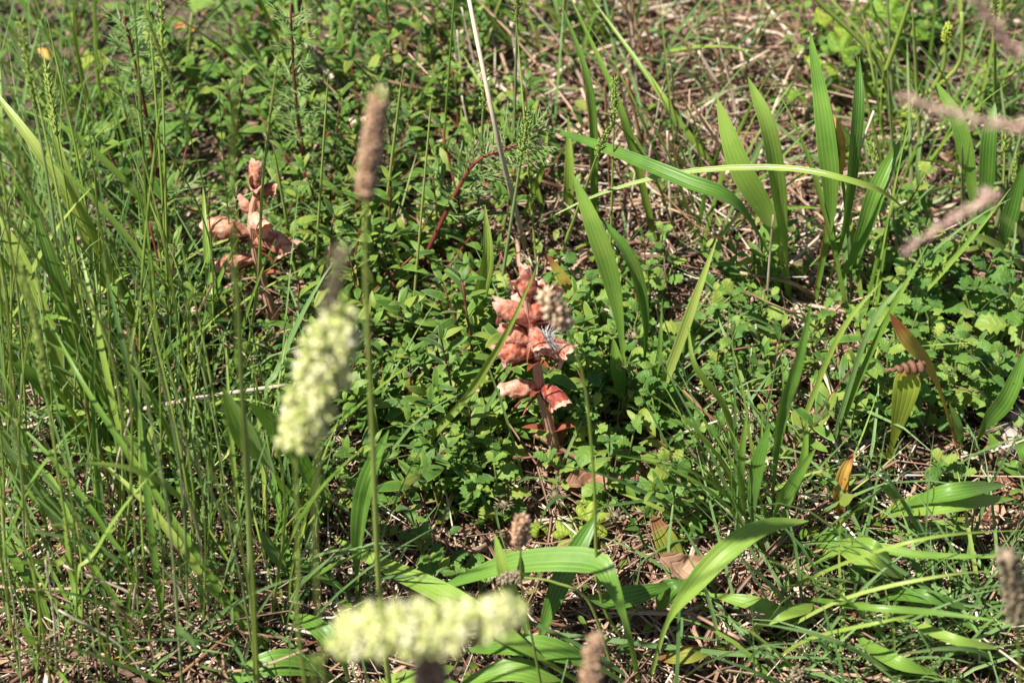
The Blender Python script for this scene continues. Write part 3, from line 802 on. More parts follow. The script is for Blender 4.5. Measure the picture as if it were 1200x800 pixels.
def spikelets(axis, rad, n, L, wid, tilt=.55, jitter=.25, seed=0):
    """many small pointed scales set round an axis (points along the head), outward and forward"""
    acc = Acc()
    T = tangents(axis)
    X = nrm(np.cross(T, np.array([.31, .2, .93]) if abs(T[0][2]) < .9 else np.array([1.0, .2, 0]))); Y = np.cross(T, X)
    m = len(axis)
    for i in range(n):
        s = (i + rng.random()) / n
        k = min(int(s * (m - 1)), m - 2); f = s * (m - 1) - k
        c = axis[k] * (1 - f) + axis[k + 1] * f
        R = rad[k] * (1 - f) + rad[k + 1] * f
        th = i * 2.39996 + rng.normal(0, jitter)
        o = X[k] * math.cos(th) + Y[k] * math.sin(th)
        d = nrm(o * math.cos(tilt) + T[k] * math.sin(tilt) + rng.normal(0, jitter * .5, 3))
        side = nrm(np.cross(d, T[k])); nn = np.cross(side, d)
        b = c + o * R * .45
        l = L * rng.uniform(.75, 1.25); w = wid * rng.uniform(.75, 1.25)
        V = [b, b + d * l * .45 + side * w * .5, b + d * l * .45 + nn * w * .4, b + d * l * .45 - side * w * .5, b + d * l * .45 - nn * w * .4, b + d * l]
        F = [[0, 1, 2, 2], [0, 2, 3, 3], [0, 3, 4, 4], [0, 4, 1, 1], [5, 2, 1, 1], [5, 3, 2, 2], [5, 4, 3, 3], [5, 1, 4, 4]]
        acc.add(np.array(V), np.array(F), np.random.rand(6, 2), rng.random())
    V, F, uv = tube(axis, np.asarray(rad) * .6, 7)
    acc.add(V, F, uv, .3)
    return acc

def head_on(root, axis, rad, n, L, wid, mat, name='seed_head', **kw):
    acc = spikelets(np.asarray(axis), np.asarray(rad), n, L, wid, **kw)
    o = part(name, root, np.vstack(acc.v), np.vstack(acc.f), M[mat], np.vstack(acc.u), np.concatenate(acc.t), kind='stuff')
    return o

# tall culms: stalk things with nodes and a leaf or two, from base pixel straight up (depth stays at the base)
def culm(name, label, cat, base, pix, wpx, mat='culm', dy=0.0, group=None, leaves=1, head=None, node=True, off=None, taper=True, plume=0):
    """base: ground pixel (may lie below the frame); pix: pixels it passes, lowest first"""
    B = P(*base) if off is None else on_ground([*off, 0])
    pts = [B]
    for i, (u, v) in enumerate(pix):
        pts.append(at_y(u, v, B[1] + dy * ((i + 1) / len(pix)) ** 1.5))
    p = spline(pts, 26)
    t = np.linspace(0, 1, 26)
    r0 = wpx * pxm(p[16]) / 2
    rad = r0 * (1.05 - .45 * t) * (np.minimum(1, (1 - t) * 7 + .12) if head is None and leaves >= 0 and taper else 1)
    if node:
        for q in (.28, .55): rad = rad * (1 + .35 * np.exp(-((t - q) / .012) ** 2))
    root = thing(name, label, cat, B, group)
    part('stalk', root, *tube(p, rad, 6)[:2], M[mat], tube(p, rad, 6)[2])
    for k in range(leaves):
        q = int((.2 + .3 * k + rng.uniform(0, .15)) * 25)
        a = rng.uniform(0, 6.28)
        lp = grass_curve([0, 0, 0], a, rng.uniform(.06, .13), rng.uniform(.95, 1.35), rng.uniform(.2, 1.2), 10)
        lp[:, 2] = np.abs(lp[:, 2]); lp = lp + p[q]
        V, F, uv = ribbon(lp, blade_width(10, rng.uniform(.002, .004)), nrm([rng.normal(0, .4), -.3, 1]), .4, 3)
        part('blade', root, V, F, M['grass_blue' if 'blue' in mat else 'grass'], uv)
    if plume and rng.random() < plume:
        m = int(rng.uniform(.76, .86) * 25)
        ax = p[m:]
        q = np.linspace(0, 1, len(ax))
        head_on(root, ax, .0013 * np.sin(np.pi * (.12 + .85 * q)) + .0003, 46, .0048, .0012, 'culm', tilt=1.1, jitter=.2)
    return root, p

tall = 'tall grass stalks of the tussock'
for i in range(92):
    bu, bv = rng.uniform(-20, 350), rng.uniform(430, 860)
    tu = bu + rng.normal(-55, 45); hh = rng.uniform(220, 600)
    tv = bv - hh
    mu = bu + (tu - bu) * .25 + rng.normal(0, 14)
    if tv < 390 and bv > 250 and 228 < bu + (tu - bu) * (bv - 300) / hh < 345: continue
    mt = random.choice(['culm', 'culm', 'culm_blue', 'grass']); nl = int(rng.integers(0, 2))
    lean = abs(tu - bu) / hh
    lab = ('upright ' if lean < .1 else 'leaning ' if lean > .28 else 'slanting ') + {'culm': 'yellow-green', 'culm_blue': 'grey-green', 'grass': 'deep green'}[mt] + ' stalk ' + ('with a blade ' if nl else '') + near(bu, bv)
    culm('tall_grass_stalk', lab, 'grass stalk', (bu, bv), [(mu, bv - hh * .5), (tu, tv)], rng.uniform(2.2, 4.6), mt, rng.normal(0, .05), tall, leaves=nl, plume=.15)
for i in range(14):
    bu, bv = rng.uniform(1040, 1210), rng.uniform(140, 330)
    hh = rng.uniform(120, 260)
    tu = bu + rng.normal(0, 20)
    culm('tall_grass_stalk', 'slender grass stalk rising ' + near(bu, bv), 'grass stalk', (bu, bv), [((bu + tu) / 2, bv - hh * .5), (tu, bv - hh)],
         rng.uniform(3.5, 6), random.choice(['culm', 'culm_blue']), rng.normal(0, .03), 'slender grass stalks', leaves=0, plume=.5)
for i in range(12):
    bu, bv = rng.uniform(330, 720), rng.uniform(220, 420)
    hh = rng.uniform(150, 330)
    tu = bu + rng.normal(0, 26)
    culm('tall_grass_stalk', 'slender grass stalk rising ' + near(bu, bv), 'grass stalk', (bu, bv), [((bu + tu) / 2, bv - hh * .5), (tu, bv - hh)],
         rng.uniform(3, 5.5), random.choice(['culm', 'culm_blue']), rng.normal(0, .03), 'slender grass stalks', leaves=0, plume=.5)
culm('tall_grass_stalk', 'blurred yellow-green stalk crossing before the paler broomrape', 'grass stalk', (305, 900), [(298, 700), (287, 540), (279, 380), (273, 200), (283, -20)], 6.5, 'culm', -.03, leaves=0)
culm('tall_grass_stalk', 'thin yellow-green stalk beside the paler broomrape crossing its flowers', 'grass stalk', (284, 470), [(288, 430), (302, 330), (309, 200), (332, 20)], 5, 'culm', -.02, leaves=0)
culm('tall_grass_stalk', 'blue-green sheathed stalk rising left of the paler broomrape', 'grass stalk', (296, 760), [(290, 560), (283, 450), (276, 330), (255, 300)], 9, 'culm_blue', -.02, leaves=0)

# ------------------------------------------------------------------ seed heads
# brown cylindrical head
root, p = culm('seed_stalk', 'tall stalk with a brown cylindrical seed head above green herbs', 'seed head', (462, 850), [(445, 700), (437, 520), (429, 330), (429, 232)], 9, 'culm', -.02, leaves=0, node=False, taper=False)
y = p[-1][1]
ax = spline([at_y(428, 229, y), at_y(436, 170, y - .002), at_y(444, 116, y - .004)], 14)
t = np.linspace(0, 1, 14)
head_on(root, ax, .0045 * np.clip(np.sin(np.pi * (.08 + .86 * t)) ** .35, .2, 1) * (1 - .25 * t), 520, .0032, .0023, 'head_brown', tilt=.6, jitter=.9)
acc = Acc()
for i in range(9):
    d = nrm(np.array([rng.normal(0, .5), rng.normal(0, .7), 1]))
    acc.add(*tube(spline([ax[-1], ax[-1] + d * .003, ax[-1] + d * .005 + rng.normal(0, .001, 3)], 4), .0004, 3, False), rng.random())
part('tuft', root, np.vstack(acc.v), np.vstack(acc.f), M['head_cream'], np.vstack(acc.u), np.concatenate(acc.t), kind='stuff')

# cream heads close to the camera, standing in front of the frame's lower edge
def lobed_head(root, axis, R, nlobes, mat, per=24, L=.0047, wid=.0024):
    axis = np.asarray(axis)
    T = tangents(axis)
    X = nrm(np.cross(T, [.2, .3, .9])); Y = np.cross(T, X)
    for i in range(nlobes):
        s = (i + .5) / nlobes
        k = int(s * (len(axis) - 1))
        th = i * 2.4 + rng.normal(0, .3)
        o = X[k] * math.cos(th) + Y[k] * math.sin(th)
        env = R * (math.sin(math.pi * (.14 + .80 * s)) ** .6)
        a = axis[k]; b = a + o * env * .8 + T[k] * env * .55
        seg = spline([a, (a + b) / 2 + o * env * .08, b], 6)
        acc = spikelets(seg, np.array([.5, .9, 1, .95, .8, .4]) * env * .36, per, L, wid, tilt=.6, jitter=.5)
        part('spikelet_cluster', root, np.vstack(acc.v), np.vstack(acc.f), M[mat], np.vstack(acc.u), np.concatenate(acc.t), kind='stuff')

root, p = culm('seed_stalk', 'blurred upright cream-yellow flowering grass head before green herbs', 'seed head', None,
               [(352, 760), (350, 660), (346, 530)], 6, 'culm', 0, leaves=0, node=False, taper=False, off=(-.085, -.345))
yy = p[-1][1]
ax = spline([at_y(346, 522, yy), at_y(366, 470, yy + .002), at_y(386, 412, yy + .004), at_y(401, 372, yy + .006)], 20)
lobed_head(root, ax, .0108, 40, 'head_cream')
tp = spline([ax[-1], at_y(390, 350, yy), at_y(402, 292, yy)], 8)
part('stem_tip', root, *tube(spline([ax[-1], at_y(404, 344, yy)], 4), .0012, 5)[:2], M['culm'])
root, p = culm('seed_stalk', 'thin stalk with a blurred slim brown head above the upright cream one', 'seed head', None, [(372, 700), (376, 500), (384, 365)], 4, 'culm', 0, leaves=0, node=False, taper=False, off=(-.075, -.40))
yy = p[-1][1]
ax = spline([at_y(384, 368, yy), at_y(393, 325, yy), at_y(402, 290, yy)], 10)
head_on(root, ax, np.full(10, .0017), 60, .003, .0014, 'head_dark')
root, p = culm('seed_stalk', 'blurred nodding cream-yellow flowering grass head lying across broad plantain leaves', 'seed head', None,
               [(372, 830), (378, 775), (398, 748)], 6, 'culm', -.01, leaves=0, node=False, taper=False, off=(-.062, -.44))
yy = p[-1][1]
ax = spline([at_y(396, 748, yy), at_y(460, 738, yy - .004), at_y(530, 736, yy - .006), at_y(607, 712, yy - .008)], 20)
lobed_head(root, ax, .0094, 44, 'head_cream')
root, p = culm('seed_stalk', 'blurred brown seed head rising under the nodding cream one', 'seed head', None, [(506, 860), (505, 820)], 5, 'culm', 0, leaves=0, node=False, taper=False, off=(-.028, -.44))
yy = p[-1][1]
ax = spline([p[-1], at_y(504, 790, yy), at_y(503, 752, yy)], 12)
head_on(root, ax, np.linspace(.0062, .0042, 12), 170, .0045, .0026, 'head_brown')
root, p = culm('seed_stalk', 'blurred small brown head in front of the broad plantain rosette', 'seed head', None, [(690, 870), (692, 812)], 5, 'culm', 0, leaves=0, node=False, taper=False, off=(.04, -.40))
yy = p[-1][1]
ax = spline([p[-1], at_y(694, 785, yy), at_y(698, 748, yy)], 12)
head_on(root, ax, np.linspace(.0040, .0016, 12), 110, .004, .002, 'head_brown')
root, p = culm('seed_stalk', 'blurred dark brown seed head over the fine fescue grass', 'seed head', None, [(1196, 830), (1192, 725)], 5, 'culm', 0, leaves=0, node=False, taper=False, off=(.245, -.34))
yy = p[-1][1]
ax = spline([p[-1], at_y(1188, 690, yy), at_y(1180, 648, yy)], 12)
head_on(root, ax, np.linspace(.0052, .0036, 12), 170, .0042, .0024, 'head_dark')
root, p = culm('seed_stalk', 'blurred cream and brown head touching the upper flowers of the redder broomrape', 'seed head', None, [(704, 700), (696, 560), (685, 450), (664, 384)], 5, 'culm', 0, leaves=0, node=False, taper=False, off=(.064, -.22))
yy = p[-1][1]
ax = spline([p[-1], at_y(652, 366, yy), at_y(640, 346, yy)], 10)
head_on(root, ax, np.array([.3, .7, .9, 1, 1, 1, .9, .8, .6, .3]) * .0054, 90, .004, .003, 'head_tan')
for (pix, hp, off, lab) in (([(1230, 500), (1225, 250), (1200, 152)], [(1196, 150), (1130, 136), (1062, 115)], (.26, -.30), 'blurred pink grass head pointing left over upright plantain'),
                            ([(1250, 560), (1230, 330), (1160, 238)], [(1158, 233), (1115, 258), (1064, 292)], (.27, -.31), 'blurred pink grass head drooping left over crenate herbs'),
                            ([(1260, 400), (1240, 150), (1190, 68)], [(1188, 62), (1165, 30), (1138, -12)], (.27, -.28), 'blurred pink grass head leaning up past the back right stalks')):
    root, p = culm('seed_stalk', lab, 'seed head', None, pix, 4, 'culm', 0, leaves=0, node=False, taper=False, off=off)
    yy = p[-1][1]
    ax = spline([p[-1]] + [at_y(*q, yy) for q in hp], 16)
    head_on(root, ax, .0014 * np.sin(np.pi * (.1 + .87 * np.linspace(0, 1, 16))) ** .8, 90, .0048, .0011, 'head_pink', tilt=1.0, jitter=.5)
# ribwort seed heads
root, p = culm('seed_stalk', 'thin stalk with a small round brown head above the plantain rosette', 'seed head', (640, 835), [(626, 760), (612, 690), (610, 636)], 4, 'culm', 0, leaves=0, node=False, taper=False)
yy = p[-1][1]
ax = spline([p[-1], at_y(611, 622, yy), at_y(612, 608, yy)], 8)
head_on(root, ax, np.array([.5, .85, 1, 1, 1, .9, .75, .4]) * .0050, 150, .003, .0022, 'head_brown')
root, p = culm('seed_stalk', 'thin stalk with a grey-green cone shaped head lying over a broad leaf', 'seed head', (720, 790), [(690, 705), (650, 682), (612, 676)], 4, 'culm', 0, leaves=0, node=False, taper=False)
yy = p[-1][1]
ax = spline([p[-1], at_y(600, 676, yy), at_y(584, 680, yy)], 8)
head_on(root, ax, np.array([.6, .95, 1, 1, .9, .7, .5, .2]) * .0040, 130, .0024, .0018, 'head_dark')
root, p = culm('seed_stalk', 'short brown bud head low before the fescue tufts', 'seed head', (940, 850), [(937, 810), (936, 800)], 4, 'culm', 0, leaves=0, node=False, taper=False)
ax = spline([p[-1], at_y(936, 792, p[-1][1]), at_y(936, 784, p[-1][1])], 6)
head_on(root, ax, np.array([.5, .9, 1, .9, .7, .3]) * .0042, 90, .003, .002, 'head_dark')

# ------------------------------------------------------------------ broomrapes
def flower_mesh(seed, mat, L=.021, open_=1.0):
    """curved corolla tube with a hooded upper lip and a frilled three-lobed lower lip; base at origin, grows along +X, +Z is its back"""
    g = np.random.default_rng(seed)
    ns, nk = 30, 36
    s = np.linspace(0, 1, ns)
    th = np.arange(nk) * 2 * np.pi / nk
    bend = g.uniform(.9, 1.4)
    ang = .60 - bend * s ** 1.2
    dx = np.cos(ang); dz = np.sin(ang)
    cx = np.concatenate([[0], np.cumsum((dx[1:] + dx[:-1]) / 2)]) * L / (ns - 1)
    cz = np.concatenate([[0], np.cumsum((dz[1:] + dz[:-1]) / 2)]) * L / (ns - 1)
    R = L * (.095 + .175 * np.sin(np.clip(s / .72, 0, 1) * np.pi / 2) ** 1.2) * (1 - .10 * np.clip((s - .6) / .25, 0, 1))
    ph = g.uniform(0, 6, 8)
    V = np.zeros((ns, nk, 3))
    up = np.clip(np.sin(th), 0, 1); dn = np.clip(-np.sin(th), 0, 1)
    lob = (.5 + .5 * np.cos(5 * (th + np.pi / 2))) ** .6            # five lobes, one straight down
    frill = sum(g.normal(0, 1.5 / (2 + k * .25)) * np.sin(k * th + g.uniform(0, 6.3)) for k in range(2, 15)) * .55
    lob = lob * (.6 + .4 * np.sin(th * 2 + ph[6]))
    skew = g.normal(0, .10)
    for i in range(ns):
        f = max(0, (s[i] - .78) / .22)
        rr = R[i] * (1 + f ** 1.5 * open_ * (.02 + (.36 * lob + .16) * (.45 + .8 * dn) + .12 * frill))
        rr = rr * (1 + .05 * np.sin(th * 4 + s[i] * 6 + ph[2]) + .06 * np.sin(s[i] * 15 + th * 2 + ph[3]) + .025 * np.sin(th * 9 - s[i] * 9 + ph[4]))
        obl = max(0, (s[i] - .55) / .45) ** 1.5
        fwd = obl * L * (.12 * up - .10 * dn) + f * L * (.07 * lob - .03 + .05 * frill) - f ** 3 * L * .07
        droop = f * f * L * .14 * dn * lob * open_
        T = np.array([dx[i], 0, dz[i]]); U = np.array([-dz[i], 0, dx[i]])
        V[i] = np.array([cx[i], skew * L * s[i] ** 2, cz[i]]) + np.outer(np.cos(th) * rr, [0, .86, 0]) + np.outer(np.sin(th) * rr, U) + np.outer(fwd, T) - np.outer(droop, U)
    V += g.normal(0, .004 * L, V.shape) * np.clip(s * 2, 0, 1)[:, None, None]
    uv = np.stack(np.broadcast_arrays((np.arange(nk) / nk)[None, :], s[:, None]), -1).reshape(-1, 2)
    return make_mesh('flower', V.reshape(-1, 3), grid_faces(ns, nk, True), mat, uv), L

def bract_mesh(L, w, mat, curl=.5):
    t = np.linspace(0, 1, 9)
    p = np.stack([L * t, 0 * t, L * (.55 * t - curl * t * t)], -1)
    V, F, uv = ribbon(p, w * np.sin(np.pi * (.2 + .8 * t)) ** .7 * (1 - .3 * t) + .0002, [0, 0, 1.0], .6, 3)
    return make_mesh('bract', V, F, mat, uv)

def broomrape(label, base, pix, wpx, flowers, scales, fm, top_len):
    B = P(*base)
    pts = [B - np.array([0, 0, .004])] + [at_y(u, v, B[1]) for u, v in pix]
    p = spline(pts, 30)
    t = np.linspace(0, 1, 30)
    root = thing('broomrape_plant', label, 'broomrape', B)
    rad = wpx * pxm(p[10]) / 2 * (1.12 - .42 * t) * (1 + .04 * np.sin(t * 40))
    V, F, uv = tube(p, rad, 12)
    part('stem', root, V, F, M['broom_stem'], uv)
    T = tangents(p)
    for i, (u, v, az, el, L, op) in enumerate(flowers):
        c = at_y(u, v, B[1]); L *= .84
        k = int(np.argmin(np.linalg.norm(p - c, axis=1)))
        me, L = flower_mesh(50 + i + int(u), M[fm], L, op)
        a = math.radians(az)
        mat = Matrix.Rotation(a, 4, 'Z') @ Matrix.Rotation(-math.radians(el), 4, 'Y')
        d = np.array([math.cos(a), math.sin(a), 0])
        o = link('flower', me, root)
        o.matrix_local = Matrix.Translation(Vector(p[k] + d * rad[k] * .4 - B)) @ mat
        # calyx and bract under the flower
        b = link('calyx', bract_mesh(L * .55, L * .30, M['broom_scale'], .35), o)
        b.matrix_local = Matrix.Translation((0, 0, -L * .10)) @ Matrix.Rotation(math.radians(28), 4, 'Y')
        b = link('bract', bract_mesh(L * .6, L * .10, M['broom_scale'], 1.2), root)
        b.matrix_local = Matrix.Translation(Vector(p[k] - B) + Vector((0, 0, -L * .25))) @ Matrix.Rotation(a + random.uniform(-.5, .5), 4, 'Z')
    for (u, v, az, L) in scales:
        c = at_y(u, v, B[1])
        k = int(np.argmin(np.linalg.norm(p - c, axis=1)))
        o = link('scale_leaf', bract_mesh(L, L * .30, M['broom_scale'], .25), root)
        o.matrix_local = Matrix.Translation(Vector(p[k] - B)) @ Matrix.Rotation(math.radians(az), 4, 'Z') @ Matrix.Rotation(math.radians(-12), 4, 'Y')
    return root

# azimuth: 0 right, 90 away, 180 left, 270 towards the camera
broomrape('red-brown broomrape with a full spike of wilted frilled flowers', (660, 562),
          [(649, 520), (634, 460), (627, 410), (622, 380), (618, 352), (615, 340)], 12.5,
          [(634, 462, 200, 8, .024, 1.0), (633, 456, 310, 12, .025, .7), (628, 414, 205, 8, .027, 1.2), (627, 404, 185, 22, .025, 1.0), (626, 410, 330, 8, .027, 1.2),
           (624, 386, 285, 8, .023, 1.3), (622, 380, 168, 34, .027, 1.1), (620, 378, 335, 48, .027, 1.2), (622, 380, 80, 24, .024, 1),
           (617, 352, 150, 72, .024, .9), (617, 352, 60, 60, .022, 1.0), (627, 416, 60, 10, .024, 1), (624, 396, 120, 20, .023, 1)],
          [(645, 508, 195, .018), (646, 512, 350, .020), (638, 480, 340, .016), (650, 530, 60, .016), (628, 425, 300, .014), (634, 455, 245, .015), (627, 420, 250, .016)], 'corolla', .03)
broomrape('paler pink broomrape with few drooping flowers behind green stalks', (328, 394),
          [(318, 365), (306, 325), (299, 296), (295, 272), (296, 245), (302, 224)], 12,
          [(297, 276, 187, 2, .030, 1.0), (300, 282, 345, 4, .029, 1.0), (301, 302, 195, -8, .025, .9), (295, 258, 290, 16, .025, 1.1), (301, 226, 70, 66, .022, .9),
           (296, 250, 165, 50, .014, .8), (301, 232, 20, 20, .015, .8), (301, 228, 280, 72, .018, .8)],
          [(312, 345, 195, .014), (306, 325, 340, .014), (299, 292, 10, .015)], 'pale_corolla', .03)

# white seed fluff caught on the flower spike
acc = Acc()
c = at_y(640, 396, P(660, 562)[1] - .012)
for i in range(160):
    d = nrm(rng.normal(0, 1, 3)); L = rng.uniform(.004, .0095)
    e = c + d * L + rng.normal(0, .0015, 3)
    acc.add(*tube(spline([c + d * .001, (c + e) / 2 + rng.normal(0, .0008, 3), e], 4), .00009, 3, False), rng.random())
o = link('seed_fluff', acc.mesh('seed_fluff', M['fluff']))
tag(o, 'white seed fluff caught on the right of the redder broomrape', 'seed fluff', kind='stuff')

# ------------------------------------------------------------------ leafy herbs
def crenate_leaf(L, w, teeth, droop, mat, seed):
    g = np.random.default_rng(seed)
    n = teeth * 2 + 2
    t = np.linspace(0, 1, n)
    p = np.stack([L * t, .02 * L * np.sin(5 * t + g.uniform(0, 6)), L * (.12 * t - droop * t * t)], -1)
    env = np.sin(np.pi * (t * .90 + .06)) ** .75
    env[0] = .12; env[-1] = .05
    saw = np.where(np.arange(n) % 2 == 0, .70, 1.12)
    c = np.array([-1, -.55, 0, .55, 1])
    hw = w / 2 * env
    edge = np.where(np.abs(c)[None, :] > .9, saw[:, None], 1)
    Y = p[:, 1][:, None] + c[None, :] * hw[:, None] * edge
    Z = p[:, 2][:, None] + (np.array([.10, .26, 0, .26, .10])[None, :] * hw[:, None]) + .05 * w * np.sin(9 * t + g.uniform(0, 6))[:, None] * np.abs(c)[None, :]
    X = p[:, 0][:, None] + np.abs(c)[None, :] * .10 * L * (t[:, None] < .95)
    V = np.stack([X, Y, Z], -1).reshape(-1, 3)
    uv = np.stack(np.broadcast_arrays((c * .5 + .5)[None, :], t[:, None]), -1).reshape(-1, 2)
    return make_mesh('leaf', V, grid_faces(n, 5), mat, uv)

def narrow_leaf(L, w, droop, mat, seed):
    g = np.random.default_rng(seed)
    n = 8
    t = np.linspace(0, 1, n)
    p = np.stack([L * t, .05 * L * t * t * g.normal(0, 1), L * (.15 * t - droop * t * t)], -1)
    W = w * np.sin(np.pi * (t * .88 + .07)) ** .7; W[-1] = w * .1
    V, F, uv = ribbon(p, W, [0, 0, 1.0], g.uniform(.1, .45), 3)
    return make_mesh('leaf', V, F, mat, uv)

ger_leaves = [crenate_leaf(.0125, .0100, 4, .25 + .1 * i, M['germander'], i) for i in range(4)]
rock_leaves = [narrow_leaf(.0165, .0052, .2 + .12 * i, M['rockrose'], i) for i in range(4)]
cls_leaves = [narrow_leaf(.0105, .0034, .15, M['germander'], 20 + i) for i in range(3)]

def herb_proto(name, cat, leaves, stem_mat, nst, H, gap, s0, s1, outel, top_tuft, rstem=.0007):
    """leafy stems with opposite pairs of leaves"""
    root = thing(name, 'x', cat, (0, 0, 0))
    for k in range(nst):
        a = rng.uniform(0, 6.28); lean = rng.uniform(.05, .55)
        h = H * rng.uniform(.65, 1.1)
        d = np.array([math.cos(a), math.sin(a), 0])
        p = spline([d * .003 * k, d * h * lean * .45 + [0, 0, h * .5], d * h * lean + np.array([0, 0, h])], 10)
        p[0][2] -= .003
        V, F, uv = tube(p, rstem * np.linspace(1.2, .6, 10), 5)
        link('stem', make_mesh('stem', V, F, M[stem_mat], uv), root)
        L = np.linalg.norm(np.diff(p, axis=0), axis=1).sum()
        m = max(3, int(L / gap)); T = tangents(p)
        ph = rng.uniform(0, 3)
        for i in range(1, m + 1):
            f = i / m
            q = f * 9; j = min(int(q), 8); c = p[j] * (1 - (q - j)) + p[j + 1] * (q - j)
            rise = outel + (.9 if f > .9 else .25 * f)
            if f > .9: rise = min(1.2, outel + .55)
            sc = (s0 + (1 - s0) * math.sin(math.pi * min(1, .15 + f * .75))) * (s1 if f > .92 else 1) * rng.uniform(.6, 1.2)
            for q2 in range(2):
                az = ph + i * math.pi / 2 + q2 * math.pi + rng.normal(0, .25)
                o = link('leaf', random.choice(leaves), root)
                o.location = c
                o.rotation_euler = Euler((rng.normal(0, .25), -(rise + rng.normal(0, .2)), az))
                o.scale = (sc, sc, sc)
        if top_tuft:
            for q2 in range(top_tuft):
                o = link('leaf', random.choice(leaves), root)
                o.location = p[-1]
                o.rotation_euler = Euler((rng.normal(0, .2), -rng.uniform(.5, 1.2), q2 * 2.1 + rng.normal(0, .3)))
                s = rng.uniform(.45, .7); o.scale = (s, s, s)
    return root

GER = [herb_proto('crenate_herb', 'herb', ger_leaves, 'green_stem', int(n), .055, .011, .6, .65, .25, 2) for n in (1, 2, 2, 1, 2)]
ger_label = lambda u, v: 'crenate-leaved herb'
gz = [(700, 470, 55, 60, 3.2), (590, 520, 60, 50, 3), (660, 590, 70, 35, 2.2), (560, 610, 50, 35, 1.2), (765, 390, 35, 60, 1.3), (760, 600, 50, 30, .8)]
def spaced(zones, n, dmin, avoid=()):
    out = []
    tries = 0
    while len(out) < n and tries < 20000:
        tries += 1
        c = sample_zone(zones, 1)[0]
        if (abs(c[0] - 654) < 34 and 540 < c[1] < 650) or (abs(c[0] - 322) < 40 and 375 < c[1] < 485): continue
        if all((c[0] - a) ** 2 + (c[1] - b) ** 2 > dmin * dmin for a, b in list(out) + list(avoid)): out.append(c)
    return out
used = set()
scatter(GER, spaced(gz, 66, 14, [(660, 562)]), ger_label, 'crenate-leaved herbs in the meadow', .8, 1.25, .15, used)
scatter(GER, spaced([(1105, 400, 45, 60, 3), (1060, 480, 40, 40, 2), (1150, 440, 40, 60, 1.6), (1085, 540, 40, 20, 1), (1180, 400, 20, 50, 1), (1040, 380, 25, 50, 1)], 32, 21), ger_label, 'crenate-leaved herbs in the meadow', .9, 1.4, .12, used)
scatter(GER, spaced([(870, 480, 45, 60, 2), (890, 420, 40, 40, 1), (820, 620, 40, 30, 1), (1110, 90, 60, 60, 1), (1000, 120, 50, 50, 1)], 26, 20), ger_label, 'crenate-leaved herbs in the meadow', .6, 1.0, .15, used)
scatter(GER, spaced([(230, 200, 120, 90, 1), (300, 560, 60, 80, 1), (470, 60, 80, 60, 1)], 20, 24), ger_label, 'crenate-leaved herbs in the meadow', .7, 1.1, .15, used)
ROCK = [herb_proto('narrow_leaved_herb', 'herb', rock_leaves, 'red_stem', int(n), .075, .0105, .65, .6, .45, 3) for n in (1, 2, 1, 2, 1)]
rock_label = lambda u, v: 'narrow-leaved herb'
used = set()
scatter(ROCK, spaced([(480, 400, 60, 70, 4), (420, 470, 50, 60, 2), (520, 490, 50, 45, 2), (380, 400, 40, 60, 1.6)], 62, 15), rock_label, 'narrow-leaved herbs in the meadow', .75, 1.2, .2, used)
scatter(ROCK, spaced([(500, 150, 90, 70, 2), (440, 240, 60, 60, 2), (600, 190, 60, 60, 1)], 34, 20), rock_label, 'narrow-leaved herbs in the meadow', .7, 1.1, .2, used)
scatter(ROCK, spaced([(200, 200, 110, 90, 2), (250, 380, 80, 70, 2), (120, 110, 90, 70, 1), (320, 120, 60, 70, 1), (90, 400, 60, 80, .6)], 50, 20), rock_label, 'narrow-leaved herbs in the meadow', .7, 1.2, .2, used)
scatter(ROCK, spaced([(720, 440, 60, 70, 2), (620, 560, 60, 40, 1), (880, 520, 60, 70, 1), (1090, 430, 60, 70, 1)], 22, 24), rock_label, 'narrow-leaved herbs in the meadow', .6, 1.1, .25, used)
THY = [herb_proto('grey_green_herb', 'herb', cls_leaves, 'green_stem', 3, .05, .0075, .7, .7, .5, 3, .0005) for _ in range(3)]
scatter(THY, spaced([(885, 400, 25, 40, 2), (620, 60, 60, 50, 1.2), (470, 40, 60, 40, 1), (1000, 560, 40, 30, .6), (290, 470, 60, 50, 1)], 26, 18),
        lambda u, v: 'tiny-leaved herb', 'tiny-leaved herbs', .9, 1.4, .15)

